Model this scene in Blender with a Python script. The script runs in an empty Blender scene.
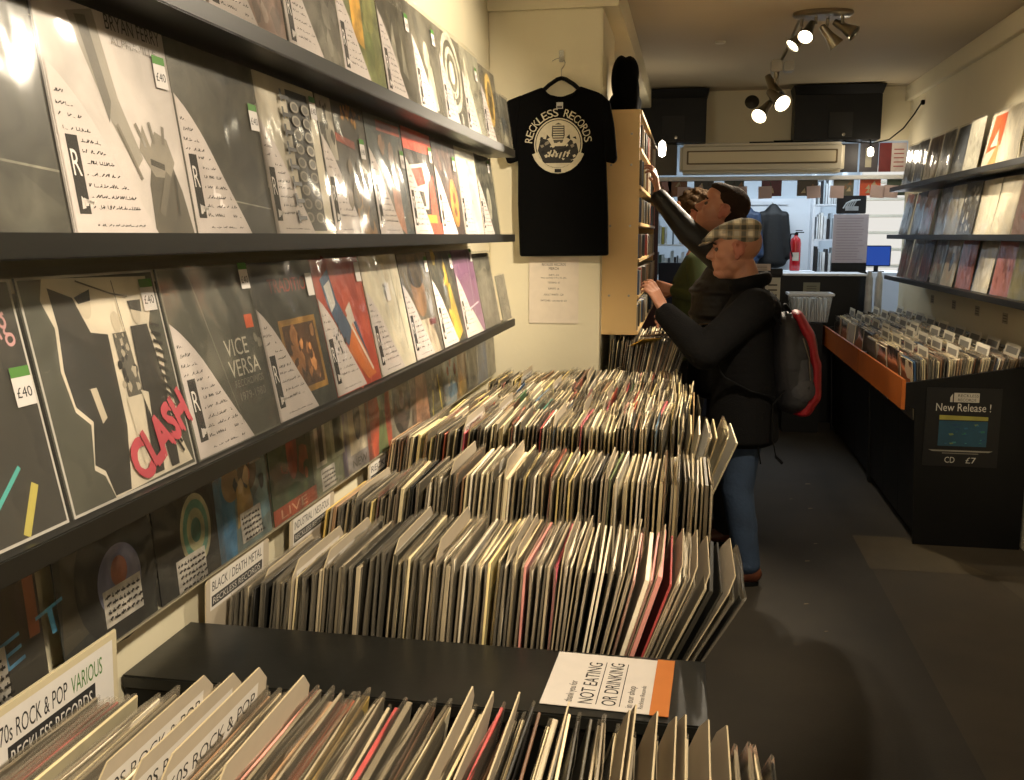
import bpy, bmesh, math, random
from mathutils import Vector, Matrix, Euler, noise
PI = math.pi
R = math.radians
rnd = random.Random(7)
SC = bpy.context.scene
COL = SC.collection

# ------------------------------------------------------------------ helpers
def lin(c):
    if isinstance(c, str):
        c = [int(c[i:i+2], 16)/255 for i in (0, 2, 4)]
    return tuple(((x/12.92) if x <= .04045 else ((x+.055)/1.055)**2.4) for x in c[:3]) + (1.0,)

def link(o, parent=None):
    COL.objects.link(o)
    if parent is not None:
        o.parent = parent
    return o

def tag(o, label=None, cat=None, group=None, kind=None):
    if label: o['label'] = label
    if cat: o['category'] = cat
    if group: o['group'] = group
    if kind: o['kind'] = kind
    return o

def empty(name, loc=(0, 0, 0), rot=(0, 0, 0)):
    o = bpy.data.objects.new(name, None)
    o.empty_display_size = .05
    o.location = loc
    o.rotation_euler = rot
    return link(o)

def dup(root):
    r = root.copy(); COL.objects.link(r)
    for ch in root.children:
        c = ch.copy(); COL.objects.link(c); c.parent = r
        for g in ch.children:
            d = g.copy(); COL.objects.link(d); d.parent = c
    return r

TMP = bpy.data.scenes.new('workshop')
def evaluated(o):
    TMP.collection.objects.link(o)
    vl = TMP.view_layers[0]; vl.update(); return vl.depsgraph
_glyph = {}
def glyphs(s):
    if s in _glyph: return _glyph[s]
    cu = bpy.data.curves.new('lettering', 'FONT'); cu.body = s; cu.size = 1; cu.resolution_u = 3
    o = bpy.data.objects.new('lettering', cu); dg = evaluated(o)
    me = o.evaluated_get(dg).to_mesh()
    vs = [tuple(v.co[:2]) for v in me.vertices]; fs = [tuple(p.vertices) for p in me.polygons]
    if vs:
        x0 = min(v[0] for v in vs); x1 = max(v[0] for v in vs)
        y0 = min(v[1] for v in vs); y1 = max(v[1] for v in vs)
    else: x0 = y0 = 0; x1 = y1 = 1
    o.evaluated_get(dg).to_mesh_clear()
    bpy.data.objects.remove(o); bpy.data.curves.remove(cu)
    _glyph[s] = (vs, fs, x0, x1, y0, y1)
    return _glyph[s]

class MB:
    """collects faces of one part; build() links them as ONE mesh object"""
    def __init__(s): s.v = []; s.f = []; s.c = []; s.m = []; s.sm = []
    def face(s, pts, col=(1, 1, 1, 1), mi=0, smooth=False):
        n = len(s.v); s.v += [tuple(p) for p in pts]
        s.f.append(tuple(range(n, n+len(pts)))); s.c.append(lin(col) if isinstance(col, str) else col); s.m.append(mi); s.sm.append(smooth)
    def raw(s, vs, fs, col=(1, 1, 1, 1), mi=0, smooth=False):
        n = len(s.v); s.v += [tuple(p) for p in vs]
        if isinstance(col, str): col = lin(col)
        for f in fs:
            s.f.append(tuple(n+i for i in f)); s.c.append(col); s.m.append(mi); s.sm.append(smooth)
    def box(s, a, b, col=(1, 1, 1, 1), mi=0, mtx=None):
        x0, y0, z0 = a; x1, y1, z1 = b
        vs = [Vector(p) for p in ((x0,y0,z0),(x1,y0,z0),(x1,y1,z0),(x0,y1,z0),(x0,y0,z1),(x1,y0,z1),(x1,y1,z1),(x0,y1,z1))]
        if mtx is not None: vs = [mtx @ v for v in vs]
        s.raw(vs, [(0,3,2,1),(4,5,6,7),(0,1,5,4),(1,2,6,5),(2,3,7,6),(3,0,4,7)], col, mi)
    def bbox(s, a, b, bev=.004, col=(1, 1, 1, 1), mi=0, seg=2, mtx=None):
        bm = bmesh.new(); bmesh.ops.create_cube(bm, size=1)
        c = [(a[i]+b[i])/2 for i in range(3)]; d = [b[i]-a[i] for i in range(3)]
        for v in bm.verts: v.co = Vector((v.co.x*d[0]+c[0], v.co.y*d[1]+c[1], v.co.z*d[2]+c[2]))
        bmesh.ops.bevel(bm, geom=bm.edges[:], offset=min(bev, min(d)*.45), segments=seg, affect='EDGES')
        s.bm(bm, col, mi, mtx, True)
    def bm(s, bm, col=(1, 1, 1, 1), mi=0, mtx=None, smooth=False):
        bm.verts.ensure_lookup_table(); bm.verts.index_update()
        vs = [(mtx @ v.co) if mtx is not None else v.co.copy() for v in bm.verts]
        s.raw(vs, [tuple(v.index for v in f.verts) for f in bm.faces], col, mi, smooth); bm.free()
    def lathe(s, prof, seg=24, col=(1, 1, 1, 1), mi=0, mtx=None, smooth=True):
        vs = []; fs = []
        for r, z in prof:
            for k in range(seg):
                a = 2*PI*k/seg; p = Vector((r*math.cos(a), r*math.sin(a), z))
                vs.append(mtx @ p if mtx is not None else p)
        for i in range(len(prof)-1):
            for k in range(seg):
                k2 = (k+1) % seg
                fs.append((i*seg+k, i*seg+k2, (i+1)*seg+k2, (i+1)*seg+k))
        s.raw(vs, fs, col, mi, smooth)
    def tube(s, pts, r, col=(1, 1, 1, 1), mi=0, seg=8):
        pts = [Vector(p) for p in pts]; vs = []; fs = []; n = len(pts)
        for i, p in enumerate(pts):
            t = (pts[min(i+1, n-1)]-pts[max(i-1, 0)]).normalized()
            u = t.cross(Vector((0, 0, 1)));
            if u.length < .05: u = t.cross(Vector((0, 1, 0)))
            u.normalize(); w = t.cross(u); rr = r[i] if isinstance(r, (list, tuple)) else r
            for k in range(seg):
                a = 2*PI*k/seg; vs.append(p+u*math.cos(a)*rr+w*math.sin(a)*rr)
        for i in range(n-1):
            for k in range(seg):
                fs.append((i*seg+k, i*seg+(k+1) % seg, (i+1)*seg+(k+1) % seg, (i+1)*seg+k))
        fs.append(tuple(range(seg))[::-1]); fs.append(tuple((n-1)*seg+k for k in range(seg)))
        s.raw(vs, fs, col, mi, True)
    def strap(s, pts, w, t, side, col=(1, 1, 1, 1), mi=0):
        side = Vector(side).normalized(); pts = [Vector(p) for p in pts]; vs = []; fs = []; n = len(pts)
        for i, p in enumerate(pts):
            tt = (pts[min(i+1, n-1)]-pts[max(i-1, 0)]).normalized(); nn = tt.cross(side).normalized()
            for a, b in ((-1,-1),(1,-1),(1,1),(-1,1)): vs.append(p+side*a*w/2+nn*b*t/2)
        for i in range(n-1):
            for k in range(4): fs.append((i*4+k, i*4+(k+1) % 4, (i+1)*4+(k+1) % 4, (i+1)*4+k))
        fs += [(3,2,1,0), tuple((n-1)*4+k for k in range(4))]
        s.raw(vs, fs, col, mi)
    def text(s, t, fn, size, col='000000', mi=0, align='L', width=None):
        """fn maps (x,y) in the plane of the lettering to a point"""
        vs, fs, x0, x1, y0, y1 = glyphs(t)
        sx = sy = size
        if width: sx = width/(x1-x0)
        ox = {'L': -x0*sx, 'C': -(x0+x1)/2*sx, 'R': -x1*sx}[align]
        s.raw([fn(v[0]*sx+ox, v[1]*sy) for v in vs], fs, col, mi)
    def build(s, name, mats, parent=None, loc=(0, 0, 0), rot=(0, 0, 0), merge=False):
        me = bpy.data.meshes.new(name)
        me.from_pydata(s.v, [], s.f)
        if not isinstance(mats, (list, tuple)): mats = [mats]
        for m in mats: me.materials.append(m)
        me.polygons.foreach_set('material_index', s.m)
        me.polygons.foreach_set('use_smooth', s.sm)
        at = me.color_attributes.new('Col', 'FLOAT_COLOR', 'CORNER')
        d = []
        for f, c in zip(s.f, s.c): d += list(c)*len(f)
        at.data.foreach_set('color', d)
        me.update()
        o = bpy.data.objects.new(name, me); o.location = loc; o.rotation_euler = rot
        if any(s.sm):
            try: me.set_sharp_from_angle(angle=R(40))
            except Exception: pass
        return link(o, parent)

# ------------------------------------------------------------------ materials
def nt(name):
    m = bpy.data.materials.new(name); m.use_nodes = True
    t = m.node_tree; b = t.nodes['Principled BSDF']; return m, t, b

def mat(name, col, rough=.5, metal=0, bump=0, bscale=60, var=0, vscale=6, coat=0, spec=None, sheen=0):
    m, t, b = nt(name)
    c = lin(col)
    b.inputs['Base Color'].default_value = c; b.inputs['Roughness'].default_value = rough
    b.inputs['Metallic'].default_value = metal; b.inputs['Coat Weight'].default_value = coat
    if spec is not None: b.inputs['Specular IOR Level'].default_value = spec
    if sheen: b.inputs['Sheen Weight'].default_value = sheen
    tc = t.nodes.new('ShaderNodeTexCoord')
    if var:
        n = t.nodes.new('ShaderNodeTexNoise'); n.inputs['Scale'].default_value = vscale; n.inputs['Detail'].default_value = 6
        r = t.nodes.new('ShaderNodeMapRange'); r.inputs['From Min'].default_value = .3; r.inputs['From Max'].default_value = .7
        r.inputs['To Min'].default_value = 1-var; r.inputs['To Max'].default_value = 1+var
        x = t.nodes.new('ShaderNodeVectorMath'); x.operation = 'SCALE'; x.inputs[0].default_value = c[:3]
        t.links.new(tc.outputs['Object'], n.inputs['Vector']); t.links.new(n.outputs['Fac'], r.inputs['Value'])
        t.links.new(r.outputs['Result'], x.inputs['Scale']); t.links.new(x.outputs['Vector'], b.inputs['Base Color'])
    if bump:
        n = t.nodes.new('ShaderNodeTexNoise'); n.inputs['Scale'].default_value = bscale; n.inputs['Detail'].default_value = 4
        u = t.nodes.new('ShaderNodeBump'); u.inputs['Strength'].default_value = bump; u.inputs['Distance'].default_value = .01
        t.links.new(tc.outputs['Object'], n.inputs['Vector']); t.links.new(n.outputs['Fac'], u.inputs['Height'])
        t.links.new(u.outputs['Normal'], b.inputs['Normal'])
    return m

def attr_mat(name, rough=.45, var=.12, vscale=9, coat=0, bump=0):
    """printed matter: colour attribute x object colour, broken up by an ink mottle"""
    m, t, b = nt(name)
    a = t.nodes.new('ShaderNodeAttribute'); a.attribute_name = 'Col'
    oi = t.nodes.new('ShaderNodeObjectInfo'); tc = t.nodes.new('ShaderNodeTexCoord')
    mx = t.nodes.new('ShaderNodeVectorMath'); mx.operation = 'MULTIPLY'
    t.links.new(a.outputs['Color'], mx.inputs[0]); t.links.new(oi.outputs['Color'], mx.inputs[1])
    ad = t.nodes.new('ShaderNodeVectorMath'); ad.operation = 'ADD'
    t.links.new(tc.outputs['Object'], ad.inputs[0]); t.links.new(oi.outputs['Random'], ad.inputs[1])
    n = t.nodes.new('ShaderNodeTexNoise'); n.inputs['Scale'].default_value = vscale; n.inputs['Detail'].default_value = 5; n.inputs['Distortion'].default_value = .8
    t.links.new(ad.outputs['Vector'], n.inputs['Vector'])
    r = t.nodes.new('ShaderNodeMapRange'); r.inputs['From Min'].default_value = .3; r.inputs['From Max'].default_value = .7
    r.inputs['To Min'].default_value = 1-var; r.inputs['To Max'].default_value = 1+var
    t.links.new(n.outputs['Fac'], r.inputs['Value'])
    sc = t.nodes.new('ShaderNodeVectorMath'); sc.operation = 'SCALE'
    t.links.new(mx.outputs['Vector'], sc.inputs[0]); t.links.new(r.outputs['Result'], sc.inputs['Scale'])
    t.links.new(sc.outputs['Vector'], b.inputs['Base Color'])
    b.inputs['Roughness'].default_value = rough; b.inputs['Coat Weight'].default_value = coat; b.inputs['Coat Roughness'].default_value = .15
    return m

def plastic(name, haze, rough=.12, col='e8e4d8', gloss=.05, fm=.9):
    m, t, b = nt(name); t.nodes.remove(b); out = t.nodes['Material Output']
    tr = t.nodes.new('ShaderNodeBsdfTransparent'); gl = t.nodes.new('ShaderNodeBsdfGlossy'); df = t.nodes.new('ShaderNodeBsdfDiffuse')
    gl.inputs['Roughness'].default_value = rough; gl.inputs['Color'].default_value = (1, 1, 1, 1)
    df.inputs['Color'].default_value = lin(col)
    m1 = t.nodes.new('ShaderNodeMixShader'); m1.inputs[0].default_value = haze
    t.links.new(tr.outputs[0], m1.inputs[1]); t.links.new(df.outputs[0], m1.inputs[2])
    fr = t.nodes.new('ShaderNodeFresnel'); fr.inputs['IOR'].default_value = 1.45
    mu = t.nodes.new('ShaderNodeMath'); mu.operation = 'MULTIPLY_ADD'; mu.inputs[1].default_value = fm; mu.inputs[2].default_value = gloss
    t.links.new(fr.outputs[0], mu.inputs[0])
    m2 = t.nodes.new('ShaderNodeMixShader'); t.links.new(mu.outputs[0], m2.inputs[0])
    t.links.new(m1.outputs[0], m2.inputs[1]); t.links.new(gl.outputs[0], m2.inputs[2])
    t.links.new(m2.outputs[0], out.inputs['Surface'])
    return m

def emit(name, col, st):
    m, t, b = nt(name); b.inputs['Base Color'].default_value = (0, 0, 0, 1)
    b.inputs['Emission Color'].default_value = lin(col); b.inputs['Emission Strength'].default_value = st
    return m

M = {}
M['wall'] = mat('cream_plaster', 'dcd3b6', .7, bump=.12, bscale=25, var=.03, vscale=2)
M['ceil'] = mat('ceiling_paint', 'b9ad94', .75, bump=.08, bscale=12, var=.04, vscale=1.2)
M['black'] = mat('black_laminate', '070706', .45, spec=.3, bump=.03, bscale=40, var=.25, vscale=5)
M['ledge'] = mat('worn_black_board', '1c1c19', .3, bump=.06, bscale=18, var=.3, vscale=4)
M['shelf'] = mat('black_shelf_board', '15140f', .4, var=.2, vscale=6)
M['back'] = mat('black_back_board', '11110f', .6)
M['ply'] = mat('birch_plywood', 'd9b77c', .5, var=.06, vscale=3, bump=.04, bscale=30)
M['orange'] = mat('orange_painted_board', 'c0641a', .5, var=.08, vscale=7)
M['print'] = attr_mat('printed_card', .42, .16, 9)
M['paper'] = attr_mat('plain_paper', .7, .03, 20)
M['photo'] = attr_mat('printed_photo_card', .35, .5, 13)
M['plastic'] = plastic('clear_record_sleeve', .04, .08, gloss=.015, fm=.65)
M['binplastic'] = plastic('cloudy_record_sleeve', .17, .2, 'efe2c8')
M['crateplastic'] = plastic('clear_crate_plastic', .3, .2, 'dfe6ea')
M['steel'] = mat('brushed_nickel', 'a09a8c', .3, metal=1)
M['coat'] = mat('black_wool_coat', '0a0909', .95, bump=.3, bscale=160, spec=.2)
M['jacket'] = mat('black_quilted_jacket', '0b0a09', .55, bump=.35, bscale=28)
M['green'] = mat('olive_green_fleece', '3b4726', .9, bump=.2, bscale=90)
M['jeans'] = mat('blue_denim', '2c3c52', .85, bump=.3, bscale=70, var=.25, vscale=8)
M['leather'] = mat('brown_leather', '5a2f1c', .5)
M['rubber'] = mat('black_rubber', '060606', .8, spec=.2)
M['tshirt'] = mat('black_cotton', '020202', .95, spec=.15, bump=.35, bscale=14)
M['cotton_logo'] = attr_mat('screen_print_ink', .8, .1, 30)
M['hair'] = mat('dark_brown_hair', '2a1e16', .9, spec=.15, bump=.6, bscale=90)
M['curl'] = mat('curly_brown_hair', '3a2a18', .9, spec=.15, bump=.9, bscale=60)
M['red'] = mat('red_nylon', 'a01824', .55, bump=.2, bscale=50)
M['greynylon'] = mat('dark_grey_nylon', '2b2b2e', .6, bump=.25, bscale=50)
M['extred'] = mat('red_enamel', 'b3121a', .25, coat=.5)
M['white'] = mat('white_gloss_paint', 'dfe4ea', .4)
M['cream_plastic'] = mat('cream_plastic', 'cfc8b4', .4)
M['blue'] = mat('navy_padded_nylon', '22344f', .5, bump=.3, bscale=20)
M['bluebox'] = mat('navy_card', '1c2740', .6)
M['bulb'] = emit('lit_halogen_lens', 'fff0cf', 9)
M['dimbulb'] = emit('small_lit_bulb', 'fff3dc', 5)
M['unlit'] = mat('unlit_lamp_lens', '3a3833', .3)
M['daylight'] = emit('daylight_outside', 'eaf2ff', 2.2)
M['shelf_glow'] = emit('glow_behind_shelves', 'f4f0e8', .5)  # glow added behind the bright back-room shelves
M['screen'] = emit('lit_screen', '123a8c', .7)

def skin_mat():
    m, t, b = nt('skin')
    a = t.nodes.new('ShaderNodeAttribute'); a.attribute_name = 'Col'
    t.links.new(a.outputs['Color'], b.inputs['Base Color'])
    b.inputs['Roughness'].default_value = .5
    try: b.inputs['Subsurface Weight'].default_value = .08; b.inputs['Subsurface Radius'].default_value = (.02, .008, .004)
    except Exception: pass
    return m
M['skin'] = skin_mat()

def floor_mat():
    m, t, b = nt('worn_carpet_floor')
    tc = t.nodes.new('ShaderNodeTexCoord')
    n = t.nodes.new('ShaderNodeTexNoise'); n.inputs['Scale'].default_value = 1.6; n.inputs['Detail'].default_value = 8; n.inputs['Roughness'].default_value = .6
    r = t.nodes.new('ShaderNodeValToRGB')
    r.color_ramp.elements[0].position = .3; r.color_ramp.elements[0].color = lin('2e281d')
    r.color_ramp.elements[1].position = .75; r.color_ramp.elements[1].color = lin('40382a')
    t.links.new(tc.outputs['Object'], n.inputs['Vector']); t.links.new(n.outputs['Fac'], r.inputs['Fac'])
    a = t.nodes.new('ShaderNodeAttribute'); a.attribute_name = 'Col'
    mx = t.nodes.new('ShaderNodeVectorMath'); mx.operation = 'MULTIPLY'
    t.links.new(r.outputs['Color'], mx.inputs[0]); t.links.new(a.outputs['Color'], mx.inputs[1])
    f = t.nodes.new('ShaderNodeTexNoise'); f.inputs['Scale'].default_value = 180; f.inputs['Detail'].default_value = 3
    t.links.new(tc.outputs['Object'], f.inputs['Vector'])
    u = t.nodes.new('ShaderNodeBump'); u.inputs['Strength'].default_value = .5; u.inputs['Distance'].default_value = .004
    t.links.new(f.outputs['Fac'], u.inputs['Height']); t.links.new(u.outputs['Normal'], b.inputs['Normal'])
    t.links.new(mx.outputs['Vector'], b.inputs['Base Color']); b.inputs['Roughness'].default_value = .8
    return m
M['floor'] = floor_mat()

def tweed():
    m, t, b = nt('checked_tweed')
    tc = t.nodes.new('ShaderNodeTexCoord'); base = t.nodes.new('ShaderNodeRGB'); base.outputs[0].default_value = lin('e8dfca')
    cur = base.outputs[0]
    for ax, sc, col, th, k in (('X', 5.2, '33322b', .7, .75), ('Z', 5.5, '33322b', .7, .75), ('Y', 5, '33322b', .8, .5), ('X', 10.4, '8c7a5c', .85, .5), ('Z', 11, '8c7a5c', .85, .5)):
        w = t.nodes.new('ShaderNodeTexWave'); w.bands_direction = ax; w.inputs['Scale'].default_value = sc; w.inputs['Distortion'].default_value = .4
        t.links.new(tc.outputs['Object'], w.inputs['Vector'])
        g = t.nodes.new('ShaderNodeMapRange'); g.inputs['From Min'].default_value = th-.1; g.inputs['From Max'].default_value = th+.1; g.inputs['To Max'].default_value = k
        t.links.new(w.outputs['Fac'], g.inputs['Value'])
        mx = t.nodes.new('ShaderNodeMix'); mx.data_type = 'RGBA'; mx.inputs['B'].default_value = lin(col)
        t.links.new(g.outputs['Result'], mx.inputs['Factor']); t.links.new(cur, mx.inputs['A']); cur = mx.outputs['Result']
    t.links.new(cur, b.inputs['Base Color']); b.inputs['Roughness'].default_value = .9
    return m
M['tweed'] = tweed()

# ------------------------------------------------------------------ room
CEIL = 2.88; WX = -1.0; RX = 1.78; BY = 8.8; PY = 4.8
def struct(name, mb, m, **k): return tag(mb.build(name, m, **k), kind='structure')
b = MB()
F0 = '2f2f2f'
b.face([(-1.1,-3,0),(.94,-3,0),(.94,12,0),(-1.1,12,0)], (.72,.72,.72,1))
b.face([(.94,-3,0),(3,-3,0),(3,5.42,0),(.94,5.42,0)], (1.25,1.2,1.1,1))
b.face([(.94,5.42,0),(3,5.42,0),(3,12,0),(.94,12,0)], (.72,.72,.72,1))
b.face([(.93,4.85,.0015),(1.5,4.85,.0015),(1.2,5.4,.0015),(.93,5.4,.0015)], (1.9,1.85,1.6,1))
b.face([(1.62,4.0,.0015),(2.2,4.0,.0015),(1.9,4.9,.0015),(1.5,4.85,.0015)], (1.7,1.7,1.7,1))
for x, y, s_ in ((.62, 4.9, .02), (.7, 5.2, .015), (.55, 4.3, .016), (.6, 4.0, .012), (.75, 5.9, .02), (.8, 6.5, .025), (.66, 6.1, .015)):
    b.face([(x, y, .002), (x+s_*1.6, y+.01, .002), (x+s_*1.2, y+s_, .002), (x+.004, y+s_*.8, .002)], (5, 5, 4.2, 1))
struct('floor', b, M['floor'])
b = MB(); b.box((-1.1,-3,CEIL), (3.2,BY+.2,CEIL+.1)); struct('ceiling', b, M['ceil'])
b = MB(); b.box((-1.1,-3,0), (WX,BY+.1,CEIL)); struct('wall_left', b, M['wall'])
b = MB(); b.box((RX,-3,0), (RX+.1,BY,CEIL)); struct('wall_right', b, M['wall'])
b = MB(); b.box((-1.1,-3.1,0), (RX+.1,-3,.7)); b.box((-1.1,-3.1,2.4), (RX+.1,-3,CEIL)); b.box((-1.1,-3.1,.7), (-.7,-3,2.4)); b.box((1.4,-3.1,.7), (RX+.1,-3,2.4)); struct('wall_rear', b, M['wall'])
t = tag(empty('fill_window', (.35, -3.05, .7)), kind='structure')  # unseen shop window, added behind the camera as soft fill light
b = MB(); b.face([(-1.05,-.04,0),(1.05,-.04,0),(1.05,-.04,1.7),(-1.05,-.04,1.7)]); b.build('pane', emit('rear_fill_glow', 'ffedd2', 2.0), t)
b = MB(); b.bbox((-.03,-.03,0),(.03,.03,1.7),.004); b.bbox((-1.05,-.03,0),(-1.0,.03,1.7),.004); b.bbox((1.0,-.03,0),(1.05,.03,1.7),.004); b.build('pane_frame', M['shelf'], t)
b = MB(); b.bbox((RX-.045,-3,2.755), (RX,BY,CEIL), .004); struct('trim_1', b, M['wall'])
b = MB(); b.bbox((RX-.018,-3,0), (RX,5.2,.1), .004); struct('baseboard_right', b, mat('brown_skirting', '6d5b40', .5))
# pillar and the beam that runs away from it
b = MB(); b.bbox((WX,PY,0), (-.44,5.5,2.72), .006); struct('wall_pillar', b, M['wall'])
b = MB(); b.bbox((WX-.02,PY-.03,2.72), (-.365,BY,CEIL), .006); struct('trim_2', b, M['wall'])
# wall over the opening to the back room
b = MB()
b.box((WX,BY,2.44), (RX+.1,BY+.12,CEIL)); b.box((WX,BY,0), (-.62,BY+.12,2.44))
struct('wall_back', b, M['wall'])
# back room
b = MB(); b.box((-1.1,11.3,0), (3.0,11.4,2.75)); struct('wall_far', b, mat('white_back_room_paint', 'c9d3dc', .6, var=.04))
b = MB(); b.box((-1.1,BY+.12,0), (-1.0,11.3,2.75)); b.box((2.9,BY+.1,0), (3.0,11.3,2.75)); b.box((RX+.1,BY,0), (2.9,BY+.1,2.75)); struct('wall_side', b, M['white'])
b = MB(); b.box((-1.1,BY+.12,2.75), (3.0,11.4,2.85)); struct('ceiling_back', b, M['white'])

# ------------------------------------------------------------------ display shelves on the left wall
SH = [(2.005, 'top'), (1.645, 'middle'), (1.275, 'third')]
Y_END = 4.2
def wall_shelf(z, y0, y1, side, label, back=True, xf=.765, xw=1.0, dz=.33, name='wall_shelf'):
    s = side
    t = tag(empty(name, (s*xw, (y0+y1)/2, z)), label, 'shelf')
    L = (y1-y0)/2
    b = MB(); b.bbox((min(0, -s*(xw-xf)), -L, -.024), (max(0, -s*(xw-xf)), L, 0), .003); b.build('shelf_board', M['shelf'], t)
    b = MB(); x = -s*(xw-xf); b.bbox((x-.006, -L, -.024), (x+.006, L, .008), .002); b.build('front_lip', M['shelf'], t)
    if back:
        b = MB(); xb = -s*(xw-xf-.085)
        b.box((0, -L, 0), (.006, L, dz-.03), mtx=Matrix.Translation((xb, 0, .0)) @ Matrix.Rotation(s*R(8), 4, 'Y')); b.build('back_board', M['back'], t)
    return t
for i, (z, nm) in enumerate(SH):
    wall_shelf(z, .1, Y_END, -1, f'long black {nm} display shelf on the left wall, full of LPs', back=i > 0)

# ------------------------------------------------------------------ wall LPs
W_ = .322
def sleeve_mesh(w, h, seed, amp=.005):
    n = 18; vs = []; fs = []
    for j in range(n+1):
        for i in range(n+1):
            u = i/n; v = j/n
            e = min(u, 1-u, v, 1-v)*6; e = min(1, e)
            d = noise.noise(Vector((u*3.2+seed, v*2.0, seed*1.7)))*.7+noise.noise(Vector((u*9+v*5, v*3+seed, 3.3)))*.35
            vs.append(((u-.5)*w, -.0045-max(-.003, amp*d*e), v*h))
    for j in range(n):
        for i in range(n):
            a = j*(n+1)+i; fs.append((a, a+1, a+n+2, a+n+1))
    b = MB(); b.raw(vs, fs, smooth=True)
    o = b.build('clear_sleeve', M['plastic']); me = o.data; bpy.data.objects.remove(o)
    return me
SLV = [sleeve_mesh(W_+.014, W_+.016, s*3.1+1) for s in range(5)]

def art_fn(w, h, off):
    return lambda u, v: ((u-.5)*w, -.0015-off, v*h)
def draw(mb, w, h, spec, off0=.0002, mi=1):
    off = off0
    for s in spec:
        k = s[0]; P = art_fn(w, h, off); off += .00012
        if k == 'r': mb.face([P(s[1], s[2]), P(s[3], s[2]), P(s[3], s[4]), P(s[1], s[4])], s[5], mi)
        elif k == 'p': mb.face([P(*q) for q in s[1]], s[2], mi)
        elif k == 'c':
            rx = s[3]; ry = s[4] if not isinstance(s[4], str) else s[3]; c = s[-1]
            mb.face([P(s[1]+rx*math.cos(a*PI/14), s[2]+ry*math.sin(a*PI/14)) for a in range(28)], c, mi)
        elif k == 't':   # text, x, y, size, col, angle, width
            an = s[6] if len(s) > 6 else 0; ca, sa = math.cos(R(an)), math.sin(R(an)); wd = s[7] if len(s) > 7 else None
            mb.text(s[1], lambda x, y: P(s[2]+x*ca-y*sa, s[3]+x*sa+y*ca), s[4], s[5], mi, 'L', wd)
        elif k == 'l':   # thick line
            (x0, y0), (x1, y1), wd, c = s[1], s[2], s[3], s[4]; d = math.hypot(x1-x0, y1-y0) or 1; nx, ny = -(y1-y0)/d*wd/2, (x1-x0)/d*wd/2
            mb.face([P(x0+nx, y0+ny), P(x0-nx, y0-ny), P(x1-nx, y1-ny), P(x1+nx, y1+ny)], c, mi)
        elif k == 'n':   # random blotches inside a box: x0,y0,x1,y1,count,size,colours
            rr = random.Random(s[8] if len(s) > 8 else 1)
            for _ in range(s[5]):
                cx = rr.uniform(s[1], s[3]); cy = rr.uniform(s[2], s[4]); q = s[6]*rr.uniform(.5, 1.5); a0 = rr.uniform(0, PI)
                P = art_fn(w, h, off); off += .00002
                mb.face([P(cx+q*rr.uniform(.5, 1)*math.cos(a0+a*PI/4), cy+q*rr.uniform(.6, 1.4)*math.sin(a0+a*PI/4)) for a in range(8)], rr.choice(s[7]), mi)

INK = '2c2a2c'
def scribble(mb, P, x0, x1, y, rr, th=.006, col=INK, hgt=.014):
    x = x0
    while x < x1:
        w = rr.uniform(.012, .03)
        if rr.random() < .8:
            y2 = y+rr.uniform(-.4, 1)*hgt
            mb.face([P(x, y), P(x+th, y-th*.2), P(x+w, y2), P(x+w-th, y2+th*.7)], col, 0)
            if rr.random() < .5: mb.face([P(x, y), P(x+th*.7, y), P(x+th*.8, y+hgt), P(x, y+hgt)], col, 0)
        x += w*rr.uniform(.6, 1.1)

def insert_mesh(seed, big=False):
    """white in-store info sheet: a curved triangle with a black R panel and handwriting"""
    rr = random.Random(seed); b = MB(); w = h = W_
    top = .72
    edge = []
    for i in range(13):
        a = i/12; edge.append((.62*a**.85+.012*math.sin(a*7), top*(1-a)**.9+.0))
    pts = [(.008, .008)]+[(x+.008, max(.008, y)) for x, y in reversed(edge)]
    P0 = art_fn(w, h, .0012); b.face([P0(*q) for q in pts], 'd3cac5')
    P = art_fn(w, h, .0014); P2 = art_fn(w, h, .0016)
    b.face([P(.05, .09), P(.13, .09), P(.13, .42), P(.05, .42)], '1d1c1c')
    b.text('R', lambda x, y: P2(.063+x, .25+y), .16, 'ece6e0', width=.055)
    rr2 = random.Random(seed+5)
    for q in range(5): b.face([P2(.075+.02*q, .11+.012*(q % 3)), P2(.1+.022*q, .115+.01*q), P2(.1+.02*q, .15), P2(.08+.016*q, .165-.006*q)], 'e0dad4')
    y = top*.82
    while y > .1:
        xe = .62*(1-(y/top)**1.1)-.03
        if xe > .07:
            xs = .03 if y > .44 else .15
            if xe-xs > .04: scribble(b, P, xs, xe, y, rr)
        y -= rr.uniform(.04, .055)
    scribble(b, P, .16, .52, .04, rr, .005, hgt=.008)
    o = b.build('info_sheet', M['paper']); me = o.data; bpy.data.objects.remove(o); return me
INS = [insert_mesh(s) for s in (3, 11, 23, 42)]

def price_mesh(greenb=True, txt='£40'):
    b = MB()
    w, h = .036, .05
    y = -.0052
    b.face([(-w/2,y,0),(w/2,y,0),(w/2,y,h),(-w/2,y,h)], 'cfcac6')
    if greenb: b.face([(-w/2,y-.0002,h*.74),(w/2,y-.0002,h*.74),(w/2,y-.0002,h),(-w/2,y-.0002,h)], '4f8038')
    b.text(txt, lambda p, q: (p, y-.0002, h*.22+q), .019, INK, align='C')
    o = b.build('price_label', M['paper']); me = o.data; bpy.data.objects.remove(o); return me
PR = [price_mesh(True, t) for t in ('£40', '£20', '£25')]+[price_mesh(False, '')]

def child_mesh(name, me, parent, loc=(0, 0, 0), rot=(0, 0, 0)):
    o = bpy.data.objects.new(name, me); o.location = loc; o.rotation_euler = rot
    return link(o, parent)

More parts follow.
